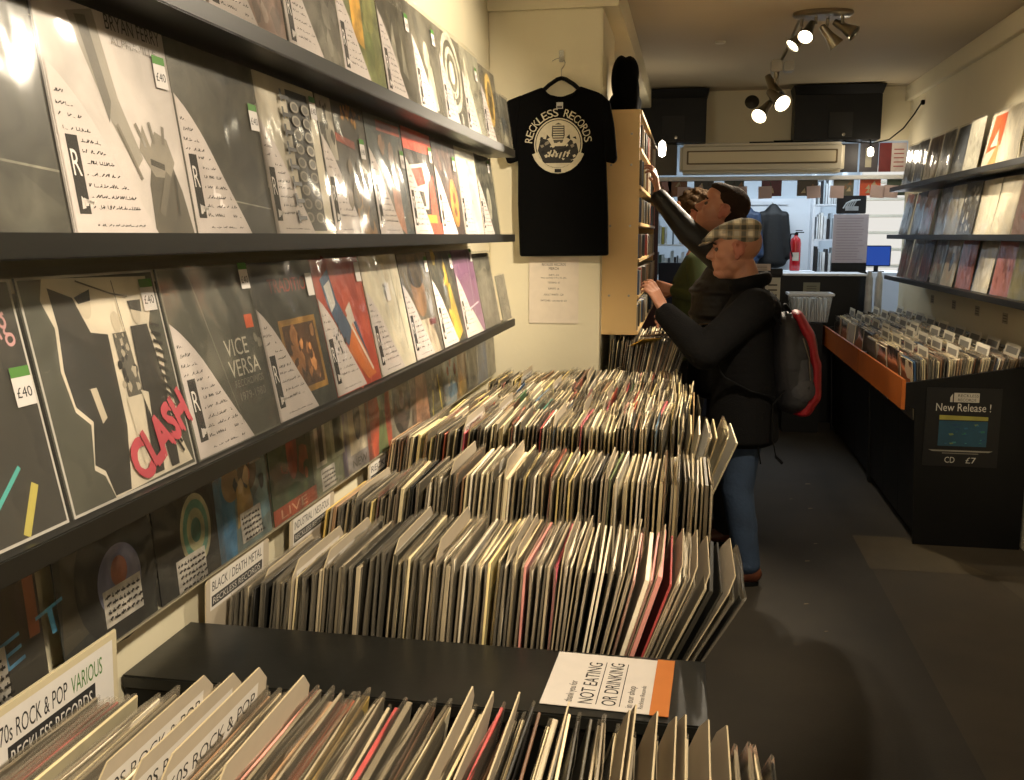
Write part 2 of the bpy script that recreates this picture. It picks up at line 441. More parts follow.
def wall_lp(loc, lean, rz, spec, base, label, group, photo=True, ins=None, price=None, w=W_, slv=True, roll=0, border=None, pcol=None):
    t = tag(empty('record_sleeve', loc, (-R(lean), R(roll), rz)), label, 'record', group)
    b = MB(); b.box((-w/2, -.0015, 0), (w/2, .0015, w), base)
    s = list(spec)
    if border: s = [('r', 0, 0, 1, 1, border), ('r', .012, .012, .988, .988, base)]+s
    draw(b, w, w, s, mi=0)
    b.build('cover', M['photo'] if photo else M['print'], t)
    if slv: 
        o = child_mesh('clear_sleeve', SLV[rnd.randrange(5)], t, (0, 0, -.004)); k = w/W_; o.scale = (k, 1, k)
    if ins is not None: child_mesh('info_sheet', INS[ins % 4], t, (0, 0, 0))
    if price is not None: child_mesh('price_label', PR[price[2]], t, ((price[0]-.5)*w, 0, price[1]*w))
    return t

LG = 'LPs displayed on the left wall shelves'
DK = '4b4a41'; SL = '3e423c'
def lw(row, y, spec, base, desc, **k):
    z = SH[row][0]+.004
    lean = (8, 8, 11)[row]; xb = (-.8, -.805, -.79)[row]
    wall_lp((xb, y+W_/2, z), k.pop('lean', lean), PI/2, spec, base, desc, LG, **k)
blob_d = ['3a382f', '5a564a', '2c2b26', '6d685a']
# --- top row
lw(0, 1.22, [('r',.0,.0,1,1,'e0d6ce'), ('p',[(.45,0),(1,.0),(1,.7),(.7,.5),(.5,.25)],'b98468')], 'd8cfc6', 'pale LP with a skin-toned patch at the cut-off near end of the top wall shelf', ins=0)
lw(0, 1.56, [('p',[(.5,.0),(1,0),(1,1),(.7,.9),(.55,.4)],'8d7060'), ('n',.5,.1,.95,.9,14,.08,['9a7f6c','705a4c','a89484'],4)], '8b7a6c', 'brown-grey LP behind a white info sheet, second on the top wall shelf', ins=1)
lw(0, 1.89, [('r',.3,.2,.95,1,'686459'), ('n',.4,.1,.95,.9,16,.09,['55524a','7b776b','8f8a7d'],6)], '6a665b', 'dull grey LP, third on the top wall shelf, left of the yellow-figure one', ins=2)
lw(0, 2.21, [('n',.1,.1,.95,.95,22,.12,['6f7a4a','8b8c58','5b6440'],7), ('p',[(.32,.35),(.55,.3),(.6,.75),(.5,1),(.36,.95)],'d6a94a'), ('c',.47,.9,.09,'c98f3a')], '7c8156', 'LP with a yellow figure on olive green on the top wall shelf', ins=3, price=(.8,.75,0))
lw(0, 2.54, [('t','RECORD',.35,.86,.12,'a8a596'), ('p',[(.3,.5),(.4,.7),(.45,.3),(.36,.2)],'a29e90'), ('p',[(.55,.3),(.62,.6),(.7,.25)],'979383')], '57544a', 'dark grey LP with faint pale lettering on the top wall shelf', ins=0, price=(.85,.7,0))
lw(0, 2.86, [('p',[(.3,.1),(.5,.55),(.62,.5),(.7,.1)],'c9c4b2'), ('c',.47,.6,.1,.13,'bdb7a4')], '625f54', 'grey LP with a pale figure, on the top wall shelf left of the arcs', price=(.8,.75,0), ins=1)
lw(0, 3.18, [('c',.5,.6,.42,'c9c6b4'), ('c',.5,.6,.34,'5f5d52'), ('c',.5,.6,.27,'d5d1c0'), ('c',.5,.6,.2,'6a675b'), ('c',.5,.6,.12,'cfcbb9'), ('n',.2,.0,.8,.4,14,.05,['d8d4c4','55534a'],3)], '5d5a4f', 'grey LP with concentric white arcs on the top wall shelf', ins=2)
lw(0, 3.5, [('p',[(0,0),(.7,0),(.2,.9)],'d8d3bf'), ('r',.5,.6,1,1,'8a8878')], '8f8c7b', 'pale grey-green LP on the top wall shelf, third from its far end', price=(.75,.7,0), ins=3)
lw(0, 3.82, [('c',.5,.6,.25,.35,'c8a95c'), ('c',.52,.6,.15,.25,'6c5c38')], '5c584b', 'LP with a yellowish oval portrait on the top wall shelf, second from far end', ins=0, w=.31)
# --- middle row
lw(1, .835, [('p',[(0,.2),(.6,.35),(1,.1),(1,0),(0,0)],'4f4e45'), ('l',(.0,.33),(1,.26),.01,'8f8d7c')], '46453d', 'plain olive-grey LP in creased plastic, cut by the left edge, middle shelf')
lw(1, 1.166, [('p',[(.22,.95),(.42,1),(.5,.62),(.62,.36),(.55,.3),(.42,.5)],'9a9488'), ('p',[(.28,.95),(.36,.96),(.44,.6),(.4,.5)],'6d685e'),
   ('p',[(.62,.0),(.98,.0),(.93,.22),(.84,.42),(.7,.38),(.64,.24)],'5b564b'), ('p',[(.6,.4),(.66,.52),(.7,.42),(.76,.5),(.86,.47),(.9,.36),(.84,.28),(.7,.28)],'8e877a'),
   ('l',(.68,.35),(.8,.33),.03,'4a463d'), ('l',(.66,.42),(.6,.52),.025,'7d766a'), ('l',(.74,.44),(.72,.54),.025,'7d766a'), ('l',(.82,.44),(.84,.53),.025,'7d766a'), ('l',(.7,.1),(.82,.3),.05,'6e685c'), ('l',(.86,.1),(.88,.3),.02,'3e3a33'), ('l',(.45,.5),(.58,.26),.02,'7b7467'),
   ('t','BRYAN FERRY',.5,.93,.1,'34302f',0,.46), ('t','ALPHAVILLE',.52,.865,.05,'8a8278',0,.38)], 'cbc3bd', 'white LP with a grey hand photo and black capitals, middle wall shelf', ins=0, price=(.9,.72,0), photo=False)
lw(1, 1.489, [('p',[(.0,.3),(1,.8),(1,1),(0,1)],'57554a'), ('p',[(.2,.0),(1,0),(1,.3)],'3d3c34'), ('l',(.08,.22),(.95,.16),.008,'9a9788')], '4d4b41', 'plain dark olive LP with painted glints, right of the white hand cover', ins=1, price=(.9,.62,0))  # glints on this plain cover are painted into its colour
orn = [('r',.5,.03,.86,.95,'35332f')]
for q in range(9):
    for s_ in (0, 1): orn += [('c',.59+.18*s_,.12+.09*q,.07,.036,'8f8878'), ('c',.59+.18*s_,.12+.09*q,.045,.024,'5a564c')]
for q in range(8): orn += [('r',.38,.1+.11*q,.5,.125+.11*q,'35332f'), ('r',.36,.08+.11*q,.39,.16+.11*q,'35332f')]
lw(1, 1.801, orn, 'cfc7b4', 'cream LP with a tall band of black ornament, middle wall shelf', ins=2, price=(.93,.8,0), photo=False)
lw(1, 2.13, [('r',0,.55,.3,1,'aaa393'), ('n',.05,.6,.28,.95,12,.04,['4a463c'],3), ('n',.5,.85,.95,.98,14,.03,['c49036','a8742a','d8aa50'],5), ('p',[(.3,.7),(.7,.66),(.7,.72),(.3,.76)],'8a3a22'), ('p',[(.5,.0),(.95,.0),(.8,.3),(.6,.45)],'a07840'), ('n',.3,.1,.9,.55,12,.08,['4a4334','6b5a3e'],9)], '464136', 'dark LP with gold flecks along its top, right of the ornament band', ins=3, price=(.85,.6,0))
lw(1, 2.46, [('r',.3,.88,.95,.97,'a8492e'), ('n',.3,.1,.95,.8,18,.07,['5a5346','8a6a52','3d4642'],8), ('p',[(.5,.1),(.75,.0),(.7,.55),(.5,.5)],'a5745a')], '414845', 'slate LP with a rust-red title bar, middle wall shelf', ins=0, price=(.9,.6,0))
lw(1, 2.79, [('r',0,.8,1,1,'c04a35'), ('p',[(.1,.65),(.62,.7),(.72,.55),(.6,.25),(.3,.25),(.2,.45)],'e2d8c8'), ('p',[(.16,.62),(.56,.66),(.6,.5),(.3,.46)],'bf4632'), ('p',[(.3,.42),(.5,.42),(.52,.28),(.36,.27)],'3c3833'), ('p',[(.65,.1),(.95,.1),(.9,.6),(.75,.5)],'d0573f'), ('r',.5,.12,.85,.2,'d8a03c'), ('p',[(.5,0),(1,0),(1,.12),(.5,.12)],'c7503b')], '37322f', 'red and black LP with a white-outlined shape, middle wall shelf', ins=1, price=(.9,.72,0), photo=False)
lw(1, 3.12, [('n',.05,.4,.9,.95,20,.08,['5a4038','443028','6d5248'],2), ('c',.68,.35,.17,.26,'c98a3c'), ('c',.68,.4,.06,.06,'6a3c1e'), ('c',.68,.25,.06,.05,'6a3c1e')], '43322d', 'maroon LP with an orange oval, middle wall shelf', ins=2, price=(.85,.7,0))
lw(1, 3.445, [('p',[(.4,.1),(.9,.2),(.8,.9),(.5,.8)],'d6d1bb'), ('n',.5,.1,.6,.9,6,.015,['77736a'],2)], 'e0dcc8', 'near-white LP on the middle wall shelf, left of a slate one', photo=False, ins=3)
lw(1, 3.77, [('p',[(.2,.0),(.8,.0),(.6,.9),(.1,1)],'45463f'), ('c',.55,.4,.12,.2,'a9a694')], '5b5b50', 'slate grey LP at the far end of the middle wall shelf', ins=0, price=(.75,.8,0))
# --- third row
lw(2, .765, [('t','amusing',.55,.66,.2,'c99a9a',18,.42), ('p',[(.0,.0),(.35,.0),(.5,.2),(.3,.3)],'35404a'), ('l',(.5,.05),(.8,.28),.02,'4fb0a8'), ('l',(.75,.02),(.86,.2),.04,'c0b45a')], '34322e', 'black LP with thin white border and pink script at the left edge', border='c9c4bb', price=(.92,.5,0), photo=False)
torn = [('p',[(.16,.99),(.93,.97),(.9,.8),(.86,.72),(.93,.6),(.9,.45),(.94,.3),(.9,.2),(.97,.03),(.6,.02),(.3,.01),(.26,.12),(.2,.16),(.25,.35),(.17,.42),(.14,.6),(.17,.78),(.12,.9)],'d9cfbb'),
  ('p',[(.18,.95),(.33,.9),(.4,.74),(.52,.72),(.5,.3),(.42,.02),(.3,.02),(.27,.14),(.21,.18),(.27,.36),(.18,.44),(.16,.6),(.19,.78)],'2a2824'),
  ('c',.4,.86,.045,.06,'c9bea9'), ('p',[(.34,.9),(.46,.93),(.45,.88),(.36,.87)],'2a2824'), ('p',[(.3,.5),(.345,.5),(.37,.36),(.33,.34)],'c9bea9'),
  ('c',.6,.77,.034,.05,'c2b7a2'), ('p',[(.55,.72),(.66,.72),(.68,.42),(.56,.42)],'5d584e'), ('n',.55,.45,.68,.72,16,.018,['2a2824','b5ab97'],3), ('p',[(.54,.42),(.66,.42),(.63,.12),(.56,.1)],'d0c6b2'),
  ('c',.77,.8,.036,.055,'c9bea9'), ('p',[(.72,.86),(.83,.86),(.82,.8),(.73,.82)],'2a2824'), ('p',[(.7,.74),(.84,.74),(.88,.45),(.84,.04),(.77,.04),(.75,.3),(.7,.04),(.62,.04),(.68,.45)],'2d2a26'), ('p',[(.66,.44),(.72,.42),(.7,.3)],'d0c6b2')]
for q in range(15): torn.append(('l',(.86,.74-.042*q),(.94-.003*q,.72-.045*q),.016,'2a2824'))
torn += [('l',(.36,.97),(.6,.9),.008,'6b6558'), ('l',(.6,.9),(.72,.88),.008,'6b6558'), ('l',(.62,.96),(.64,.7),.006,'6b6558')]
torn += [('t','CLASH',.5+a,.02+c,.26,'ac4a52',22,.56) for a, c in ((0,0),(.012,.006),(.02,-.008),(.006,.016),(-.008,.008))]
lw(2, 1.098, torn, '4b4b41', 'black-and-white LP with torn edge and pink lettering, third wall shelf', border='c9c4bb', price=(.9,.8,0), photo=False)
lw(2, 1.43, [('c',.72,.86,.06,'42443d'), ('c',.72,.86,.045,'5b5b50'), ('p',[(.6,.9),(.9,.9),(.95,.3),(.7,.2)],'45463e'), ('t','VICE',.52,.48,.14,'c6c2b2',0,.28), ('t','VERSA',.52,.36,.14,'c6c2b2',0,.38), ('t','RECORDINGS',.55,.3,.06,'8d8a7c',0,.36), ('t','1979-1980',.58,.22,.07,'8d8a7c',0,.32), ('r',.83,.62,.93,.7,'cf5a28'), ('l',(.3,.95),(.55,.1),.004,'8f8d7d'), ('n',.75,.5,1,.56,5,.02,['8d8a7c'],2)], '505046', 'slate LP reading VICE VERSA with a small orange sticker', border='77766a', ins=1, price=(.93,.85,0), photo=False)
lw(2, 1.75, [('r',.25,.84,.95,.9,'43382c'), ('t','TRADITION',.25,.8,.13,'9a3f30',0,.7), ('r',.28,.12,.88,.62,'a8803c'), ('r',.32,.16,.84,.58,'5a3c24'), ('n',.35,.18,.8,.55,26,.05,['7b5330','a87444','4a3020','c08a54'],4)], '3e4039', 'dark LP with red title and gold-framed brown picture', ins=2, price=(.9,.75,3))
lw(2, 2.07, [('n',.1,.1,.95,.95,20,.1,['b84a34','c85c42','a83f2c'],6), ('p',[(.12,.85),(.3,.92),(.36,.7),(.6,.4),(.8,.2),(.7,.1),(.35,.4),(.18,.65)],'4b6580'), ('p',[(.17,.8),(.3,.84),(.33,.66),(.22,.6)],'cfcdc6'), ('p',[(.5,.6),(.62,.66),(.75,.12),(.65,.1)],'d8d2c6'), ('p',[(.68,.5),(.86,.1),(.8,.08),(.62,.5)],'39506a'), ('p',[(.4,.3),(.6,.5),(.9,.06),(.7,.04)],'d27838'), ('l',(.5,.55),(.85,.1),.03,'e0dacd'), ('n',.2,.3,.4,.55,14,.015,['2d2b2a'],3)], 'b9482f', 'bright red-orange LP with a blue and white figure, third wall shelf', ins=3, price=(.92,.8,3), photo=False)
lw(2, 2.4, [('n',.3,.1,.95,.95,16,.06,['cfc8b4','dcd5c2','c4bda8'],5), ('l',(.75,.9),(.85,.15),.01,'9a9484'), ('l',(.9,.8),(.7,.3),.008,'a8a292')], 'd9d2bd', 'cream LP with faint pencil drawing, third wall shelf', ins=0, price=(.55,.6,3), photo=False)
lw(2, 2.73, [('c',.5,.62,.22,.24,'8a6a4e'), ('c',.5,.8,.26,.14,'3a332c'), ('p',[(.2,.0),(.9,.0),(.75,.35),(.3,.35)],'b5a894'), ('r',.66,.28,.9,.34,'6a2b2b')], '6a6458', 'LP with a blurred brown portrait, third wall shelf', ins=1, price=(.9,.8,0))
lw(2, 3.06, [('p',[(.4,.5),(.6,.95),(.8,.4),(.9,.1),(.6,.0)],'b69a3c'), ('n',.2,.4,.95,.95,14,.09,['3a3a30','55523f','d0b650'],7)], '3d3c33', 'dark LP with a mustard yellow shape, third wall shelf', ins=2, price=(.9,.8,0))
lw(2, 3.39, [('r',.15,.2,.95,.98,'7d5574'), ('l',(.3,.3),(.9,.36),.02,'d5c5cc'), ('l',(.6,.1),(.75,.95),.008,'d5c5cc'), ('p',[(0,0),(.9,0),(.5,.3)],'d6cfc4')], '8a6680', 'purple LP with thin white lines, third wall shelf', ins=3, price=(.9,.85,0), photo=False)
lw(2, 3.71, [('p',[(.1,.1),(.8,.2),(.7,.9),(.2,.8)],'807c6d')], '6d6a5d', 'plain grey-olive LP, third wall shelf, just left of the dark gap', w=.3)
lw(2, 4.02, [('p',[(.1,.1),(.8,.2),(.7,.9),(.2,.8)],'96927f')], '8b8877', 'grey LP in cloudy plastic standing last on the third wall shelf', w=.2)
lw(0, 4.1, [('r',.2,.3,.8,.6,'5c6468'), ('p',[(0,0),(1,0),(.4,.4)],'a8a492')], '817e70', 'grey-blue LP at the far end of the top wall shelf', w=.24)

# lowest row, standing on a narrow ledge against the wall
t = tag(empty('wall_ledge', (WX, 2.75, .955)), 'narrow pale ledge low on the left wall under the record shelves', 'ledge')
b = MB(); b.bbox((0,-2.15,-.003), (.044,1.95,0), .001); b.build('ledge_board', M['wall'], t)
b = MB(); b.bbox((.042,-2.15,-.003), (.044,1.95,.004), .0008); b.build('front_lip', M['plastic'], t)
label_txt = [('r',.42,.04,.86,.3,'e4dfd6')]
def note(b, x0, y0, x1, y1, seed):
    out = [('r', x0, y0, x1, y1, 'e4dfd6')]; rr = random.Random(seed); y = y1-.05
    while y > y0+.02:
        x = x0+.02
        while x < x1-.04:
            w = rr.uniform(.02, .06); out.append(('l', (x, y), (min(x+w, x1-.01), y+rr.uniform(-.01, .012)), .014, '2a2724')); out.append(('l', (x+w*.4, y-.012), (x+w*.5, y+.018), .008, '2a2724')); x += w+.012
        y -= .045
    return out
low = [
 (.95, .3, '38332b', [('r',.45,.3,.98,.85,'9a5a34'), ('r',.55,.3,.9,.72,'3a2a20'), ('r',.0,.5,.3,.95,'55402e'), ('t','E T',.7,.2,.22,'5fa8d8',8,.5), ('r',.62,.9,.95,1.02,'b9b3ab')]+note(b,.3,.02,.72,.34,1), 'dark LP with an orange doorway picture and blue letters, lowest row, far left'),
 (1.29, .27, '2b2e2b', [('p',[(.0,.1),(.25,.15),(.3,.9),(.1,.95)],'4a4436'), ('c',.3,.75,.06,.12,'5f5242'), ('c',.62,.42,.46,'161616'), ('c',.62,.36,.24,'8a8fb4'), ('c',.62,.42,.09,.1,'b0705a'), ('r',.4,.84,.66,1,'b3afa6')]+note(b,.42,.1,.84,.34,2), 'LP with a lilac centre label and handwritten note, lowest row'),
 (1.575, .25, '282826', [('c',.5,.5,.47,'1c1c1b'), ('c',.6,.42,.24,.3,'cfc9a4'), ('c',.6,.42,.2,.25,'6fae9c'), ('c',.6,.42,.14,.18,'c9c8a0'), ('c',.6,.42,.08,.1,'5f9c90'), ('r',.6,.82,.95,1,'55534a')]+note(b,.25,.0,.7,.26,3), 'black record with a teal and cream centre label, lowest row'),
 (1.81, .255, '7a8f8f', [('r',0,.8,1,1,'b0683c'), ('p',[(0,.0),(.3,.0),(.35,.5),(.1,.75),(0,.7)],'4486b0'), ('c',.3,.62,.16,'9c8460'), ('c',.62,.66,.18,'6b5a44'), ('p',[(.35,.2),(.7,.3),(.6,.6),(.4,.6)],'b59a60'), ('p',[(.55,.1),(1,.2),(.95,.55),(.7,.4)],'7fa8b4'), ('n',.2,.5,.9,.85,16,.06,['2f3a44','b07048','c8b080'],8), ('r',.68,.7,.9,.92,'b9b3ab')]+note(b,.4,.05,.8,.32,4), 'comic-style LP in blue and orange above the first metal dividers'),
 (2.08, .27, '4a5a40', [('r',0,0,1,.14,'b8593c'), ('n',.1,.2,.9,.9,24,.1,['3d5a40','8c4a34','55663f','a86648'],2), ('c',.5,.6,.12,.28,'a85038'), ('r',.66,.78,.86,.96,'b9b3ab'), ('t','LIVE',.15,.03,.12,'e0b090',0,.6)], 'green and red LP with an orange strip along its foot, lowest row'),
 (2.34, .25, '8a8f74', [('r',.1,.3,.4,.9,'cfc8b4'), ('r',.2,.35,.33,.85,'3a3a34'), ('r',.55,.3,.95,.9,'a8ab92'), ('r',.65,.35,.9,.85,'4f5a4a')]+note(b,.2,.02,.6,.26,5), 'grey-green LP with two dark windows, lowest row'),
 (2.56, .25, '8a8480', [('r',.0,.0,.14,1,'6f6580'), ('r',.25,.2,.85,.95,'b8ae98'), ('c',.55,.6,.12,.26,'4c4840'), ('t','NEW',.3,.04,.14,'2c2a26',0,.5)], 'mauve-edged LP with a grey panel, lowest row, left of the orange one'),
 (2.78, .26, 'b8553a', [('p',[(.35,.0),(.75,.0),(.7,.5),(.8,.8),(.6,1),(.4,.9),(.5,.5)],'6b7a4c'), ('c',.55,.84,.12,'5f6e44')], 'orange-red LP with a green figure, lowest row'),
 (3.02, .26, 'a39c88', [('c',.5,.5,.42,.46,'3c3a34'), ('c',.5,.5,.28,.36,'5a5048'), ('c',.5,.5,.1,.12,'a88a8a')], 'grey LP with a large dark oval, lowest row'),
 (3.26, .26, '6d5a4a', [('p',[(.2,.0),(.9,.0),(.8,.6),(.6,.95),(.3,.8)],'a87e62')], 'brown skin-toned LP, lowest row, right of the dark oval'),
 (3.49, .25, '55523f', [('l',(.2,.0),(.4,1),.05,'c8b83a'), ('l',(.75,.0),(.6,.6),.06,'d6c440'), ('n',.3,.4,.95,.95,10,.08,['8a8468','3a3a30'],3)], 'dark LP with thin yellow lines, lowest row'),
 (3.72, .25, 'a8b8bc', [('n',.2,.3,.9,.95,14,.08,['b0503c','c8c4b4','7fa0b0'],4), ('r',.3,.1,.9,.3,'7fa0b4')], 'pale blue LP with red scribble, lowest row'),
 (3.93, .22, 'c2a252', [('r',.2,.3,.9,.9,'a87c3c')], 'yellow-ochre LP, lowest row'),
 (4.12, .24, '807a6a', [('r',.2,.1,.8,.8,'6a6658')], 'plain grey LP, lowest row, between ochre and blue ones'),
 (4.34, .24, '35507c', [('r',.3,.4,.8,.8,'40608c')], 'plain blue LP near the pillar, lowest row'),
 (4.57, .2, '7a7566', [('n',.2,.2,.8,.8,6,.1,['5f5b4e'],3)], 'small grey LP beside the pillar, last in the lowest row')]
for y, w, base, spec, lab in low:
    wall_lp((-.962, y+w/2, .957), 4, PI/2, spec, base, lab, 'records in the lowest wall row', w=w, photo=True)

# ------------------------------------------------------------------ record tables on the left
def table(name, y0, y1, label, rows, x1=.03, ledge=None):
    t = tag(empty(name, ((WX+x1)/2, (y0+y1)/2, 0)), label, 'record table')
    cx, cy = (WX+x1)/2, (y0+y1)/2
    def B(nm, a, c, m, bev=.003):
        b = MB(); b.bbox((a[0]-cx, a[1]-cy, a[2]), (c[0]-cx, c[1]-cy, c[2]), bev); b.build(nm, m, t)
    B('cabinet_body', (WX+.005, y0, 0.06), (x1-.03, y1, .64), M['black'])
    B('plinth', (WX+.005, y0+.03, 0), (x1-.08, y1-.03, .06), M['black'])
    B('bin_floor', (WX+.005, y0, .64), (x1, y1, .66), M['black'])
    B('side_rail', (x1-.012, y0, .66), (x1, y1, .78), M['black'])
    for y in rows: B('row_rail', (WX+.005, y-.006, .66), (x1-.012, y+.006, .8), M['black'])
    if ledge: B('ledge', (WX+.003, ledge[0], .835), (x1, ledge[1], .86), M['ledge']); B('ledge_front', (WX+.003, ledge[0]+.006, .66), (x1-.012, ledge[0]+.02, .835), M['black']); B('ledge_side', (x1-.012, ledge[0]+.02, .66), (x1, ledge[1], .835), M['black'])
    return t
Y1 = 1.83
ROWY = [1.83, 2.35, 2.9, 3.25, 3.6, 3.95, 4.3]
table('record_table', .85, 1.44, 'black record table with one row of LPs at the bottom of the picture', [.9])
table('record_table', 1.48, 4.72, 'long black record table along the left wall with a bare black ledge', [y-.012 for y in ROWY], x1=.05, ledge=(1.485, 1.735))

CW = .315
def lp_mesh(t=.0024):
    b = MB()
    # card sleeve with slightly rounded corners, a printed face and paper edges
    b.bbox((-CW/2, -t, 0), (CW/2, t, CW), .0012, seg=1, col=(1.7, 1.6, 1.4, 1))
    for sg in (-1, 1):
        q = [(-CW/2+.002, sg*(t+.00015), .002), (CW/2-.002, sg*(t+.00015), .002), (CW/2-.002, sg*(t+.00015), CW-.002), (-CW/2+.002, sg*(t+.00015), CW-.002)]
        b.face(q if sg < 0 else q[::-1], (.8, .8, .8, 1))
    b.face([(-CW/2+.02, -t-.0003, .03), (CW/2-.04, -t-.0003, .05), (CW/2-.05, -t-.0003, CW*.6), (-CW/2+.03, -t-.0003, CW*.7)], (.5, .45, .42, 1))
    b.face([(-CW/2+.02, -t-.0003, CW*.8), (CW/2-.03, -t-.0003, CW*.8), (CW/2-.03, -t-.0003, CW*.92), (-CW/2+.02, -t-.0003, CW*.92)], (1.3, 1.25, 1.1, 1))
    o = b.build('lp', M['print']); me = o.data; bpy.data.objects.remove(o); return me
def slv_bin_mesh(seed):
    rr = random.Random(seed); b = MB(); w = CW+.012; h = CW+.004+rr.uniform(0, .012); t = .0078
    n = 5; vs = []; fs = []
    for s in (-1, 1):
        for j in range(n+1):
            for i in range(n+1):
                u, v = i/n, j/n
                k = 0 if i in (0, n) else 1
                bend = (.006*noise.noise(Vector((u*2+seed, v*2, 0))))*(v**2)
                vs.append(((u-.5)*w+(rr.uniform(-.003, .001) if i in (0, n) and j == n else 0), s*t*.5*(.6+.4*k)+bend, -.002+v*h+(.004*noise.noise(Vector((u*3, seed, 1))) if j == n else 0)))
    N = (n+1)**2
    for s in (0, 1):
        for j in range(n):
            for i in range(n):
                a = s*N+j*(n+1)+i; fs.append((a, a+1, a+n+2, a+n+1))
    for j in range(n):   # near and far edges welded
        for i in (0, n):
            a = j*(n+1)+i; fs.append((a, a+n+1, a+n+1+N, a+N))
    b.raw(vs, fs, smooth=False)
    o = b.build('clear_sleeve', M['binplastic']); me = o.data; bpy.data.objects.remove(o); return me
LPM = lp_mesh(); LPT = lp_mesh(.0046); BSM = [slv_bin_mesh(s+.7) for s in range(6)]

TONES = {'cream': ['cfc5a6', 'd8ceb2', 'c2b797', 'bcb294'], 'grey': ['968d7a', '7f7768', 'a79d88', '6d6658'], 'dark': ['2b2a26', '1e1e1c', '3a3833', '454238'],
         'white': ['dad4c4', 'e2dccd', 'cfc9ba'], 'brown': ['7a5f47', '8f745a', '5f4636', 'a58a68'], 'red': ['8c3a2c', 'a85c46', '9c4444'], 'blue': ['3c5f8c', '55789a', '2e4a70'],
         'green': ['4a6a4c', '6f8058', '2f8078'], 'yellow': ['b39a58', 'cdbd84', 'd8ca98'], 'purple': ['6a4f86', '7a5c92'], 'pink': ['c58a86', 'cf9d94', 'd46a80']}
ROWN = ['front-most', 'second', 'third']
ORD = ['first', 'second', 'third', 'fourth', 'fifth', 'sixth', 'seventh', 'eighth', 'ninth', 'tenth', 'eleventh', 'twelfth', 'thirteenth', 'fourteenth', 'fifteenth', 'sixteenth', 'seventeenth', 'eighteenth']

def divider_mesh(txt, w=CW-.01, h=.338, big=False, seed=0):
    b = MB(); t = .0012; ch = .03
    pts = [(-w/2, 0), (w/2, 0), (w/2, h-ch), (w/2-ch, h), (-w/2+ch, h), (-w/2, h-ch)]
    f = [(x, -t, z) for x, z in pts]; k = [(x, t, z) for x, z in pts]
    b.face(f, 'bdb09a'); b.face(k[::-1], 'bdb09a')
    for i in range(6):
        j = (i+1) % 6; b.face([f[j], f[i], k[i], k[j]], 'cbb994')
    P = lambda x, y: (x, -t-.0003, y)
    if txt:
        b.face([(-w*.44, -t-.0002, h*.72), (w*.40, -t-.0002, h*.72), (w*.40, -t-.0002, h*.93), (-w*.44, -t-.0002, h*.93)], 'dcd6cc')
        b.text(txt, lambda x, y: P(-w*.41+x, h*.84+y), .03, '2c2a28', width=w*.78)
        b.face([(-w*.42, -t-.0003, h*.74), (w*.38, -t-.0003, h*.74), (w*.38, -t-.0003, h*.81), (-w*.42, -t-.0003, h*.81)], '3a3836')
        b.text('RECKLESS RECORDS', lambda x, y: (-w*.4+x, -t-.0005, h*.755+y), .02, 'cfc9bf', width=w*.74)
    o = b.build('record_divider', M['paper']); me = o.data; bpy.data.objects.remove(o); return me
DIV = {}
def div_mesh(t):
    if t not in DIV: DIV[t] = divider_mesh(t)
    return DIV[t]

def lean_at(f, row):     # f: 0 at the wall .. 1 at the aisle
    if row == 0: return 5+9*f+12*max(0, (f-.55)/.45)**2
    if row == 1: return 7-3*f+25*max(0, (f-.74)/.26)**1.2
    if row == 3: return 9-9*f+22*max(0, (f-.9)/.1)
    return 9-8*f

def tone_for(row, f, rr):
    if row == 0:
        if f < .12: w = {'dark': 6, 'cream': 3, 'red': 1, 'grey': 2}
        elif f < .32: w = {'cream': 5, 'yellow': .6, 'purple': 1, 'brown': 2, 'red': 1, 'grey': 2, 'white': 2}
        elif f < .75: w = {'grey': 5, 'brown': 2.2, 'pink': .7, 'yellow': .5, 'dark': 1.6, 'cream': 2, 'red': .4}
        else: w = {'dark': 2, 'grey': 4, 'cream': 3}
    elif row == 1:
        if f < .45: w = {'dark': 7, 'grey': 4, 'cream': .5, 'brown': .8, 'green': .4}
        elif f < .77: w = {'grey': 4, 'white': 2.5, 'cream': 3, 'dark': 1.5, 'yellow': .3, 'pink': .4}
        elif f < .86: w = {'white': 8, 'cream': 1}
        elif f < .91: w = {'red': 3, 'pink': 2, 'white': 1.5}
        else: w = {'dark': 7, 'grey': 2, 'white': .6}
    else:
        if f < .2: w = {'cream': 3, 'dark': 2, 'brown': 2, 'yellow': 1, 'grey': 3, 'red': .6, 'pink': .5}
        else: w = {'cream': 6, 'white': 4, 'grey': 4, 'dark': 1.6, 'yellow': .9, 'brown': 1, 'red': .4, 'blue': .3, 'green': .3, 'pink': .6}
    ks = list(w); return rr.choices(ks, [w[k] for k in ks])[0]

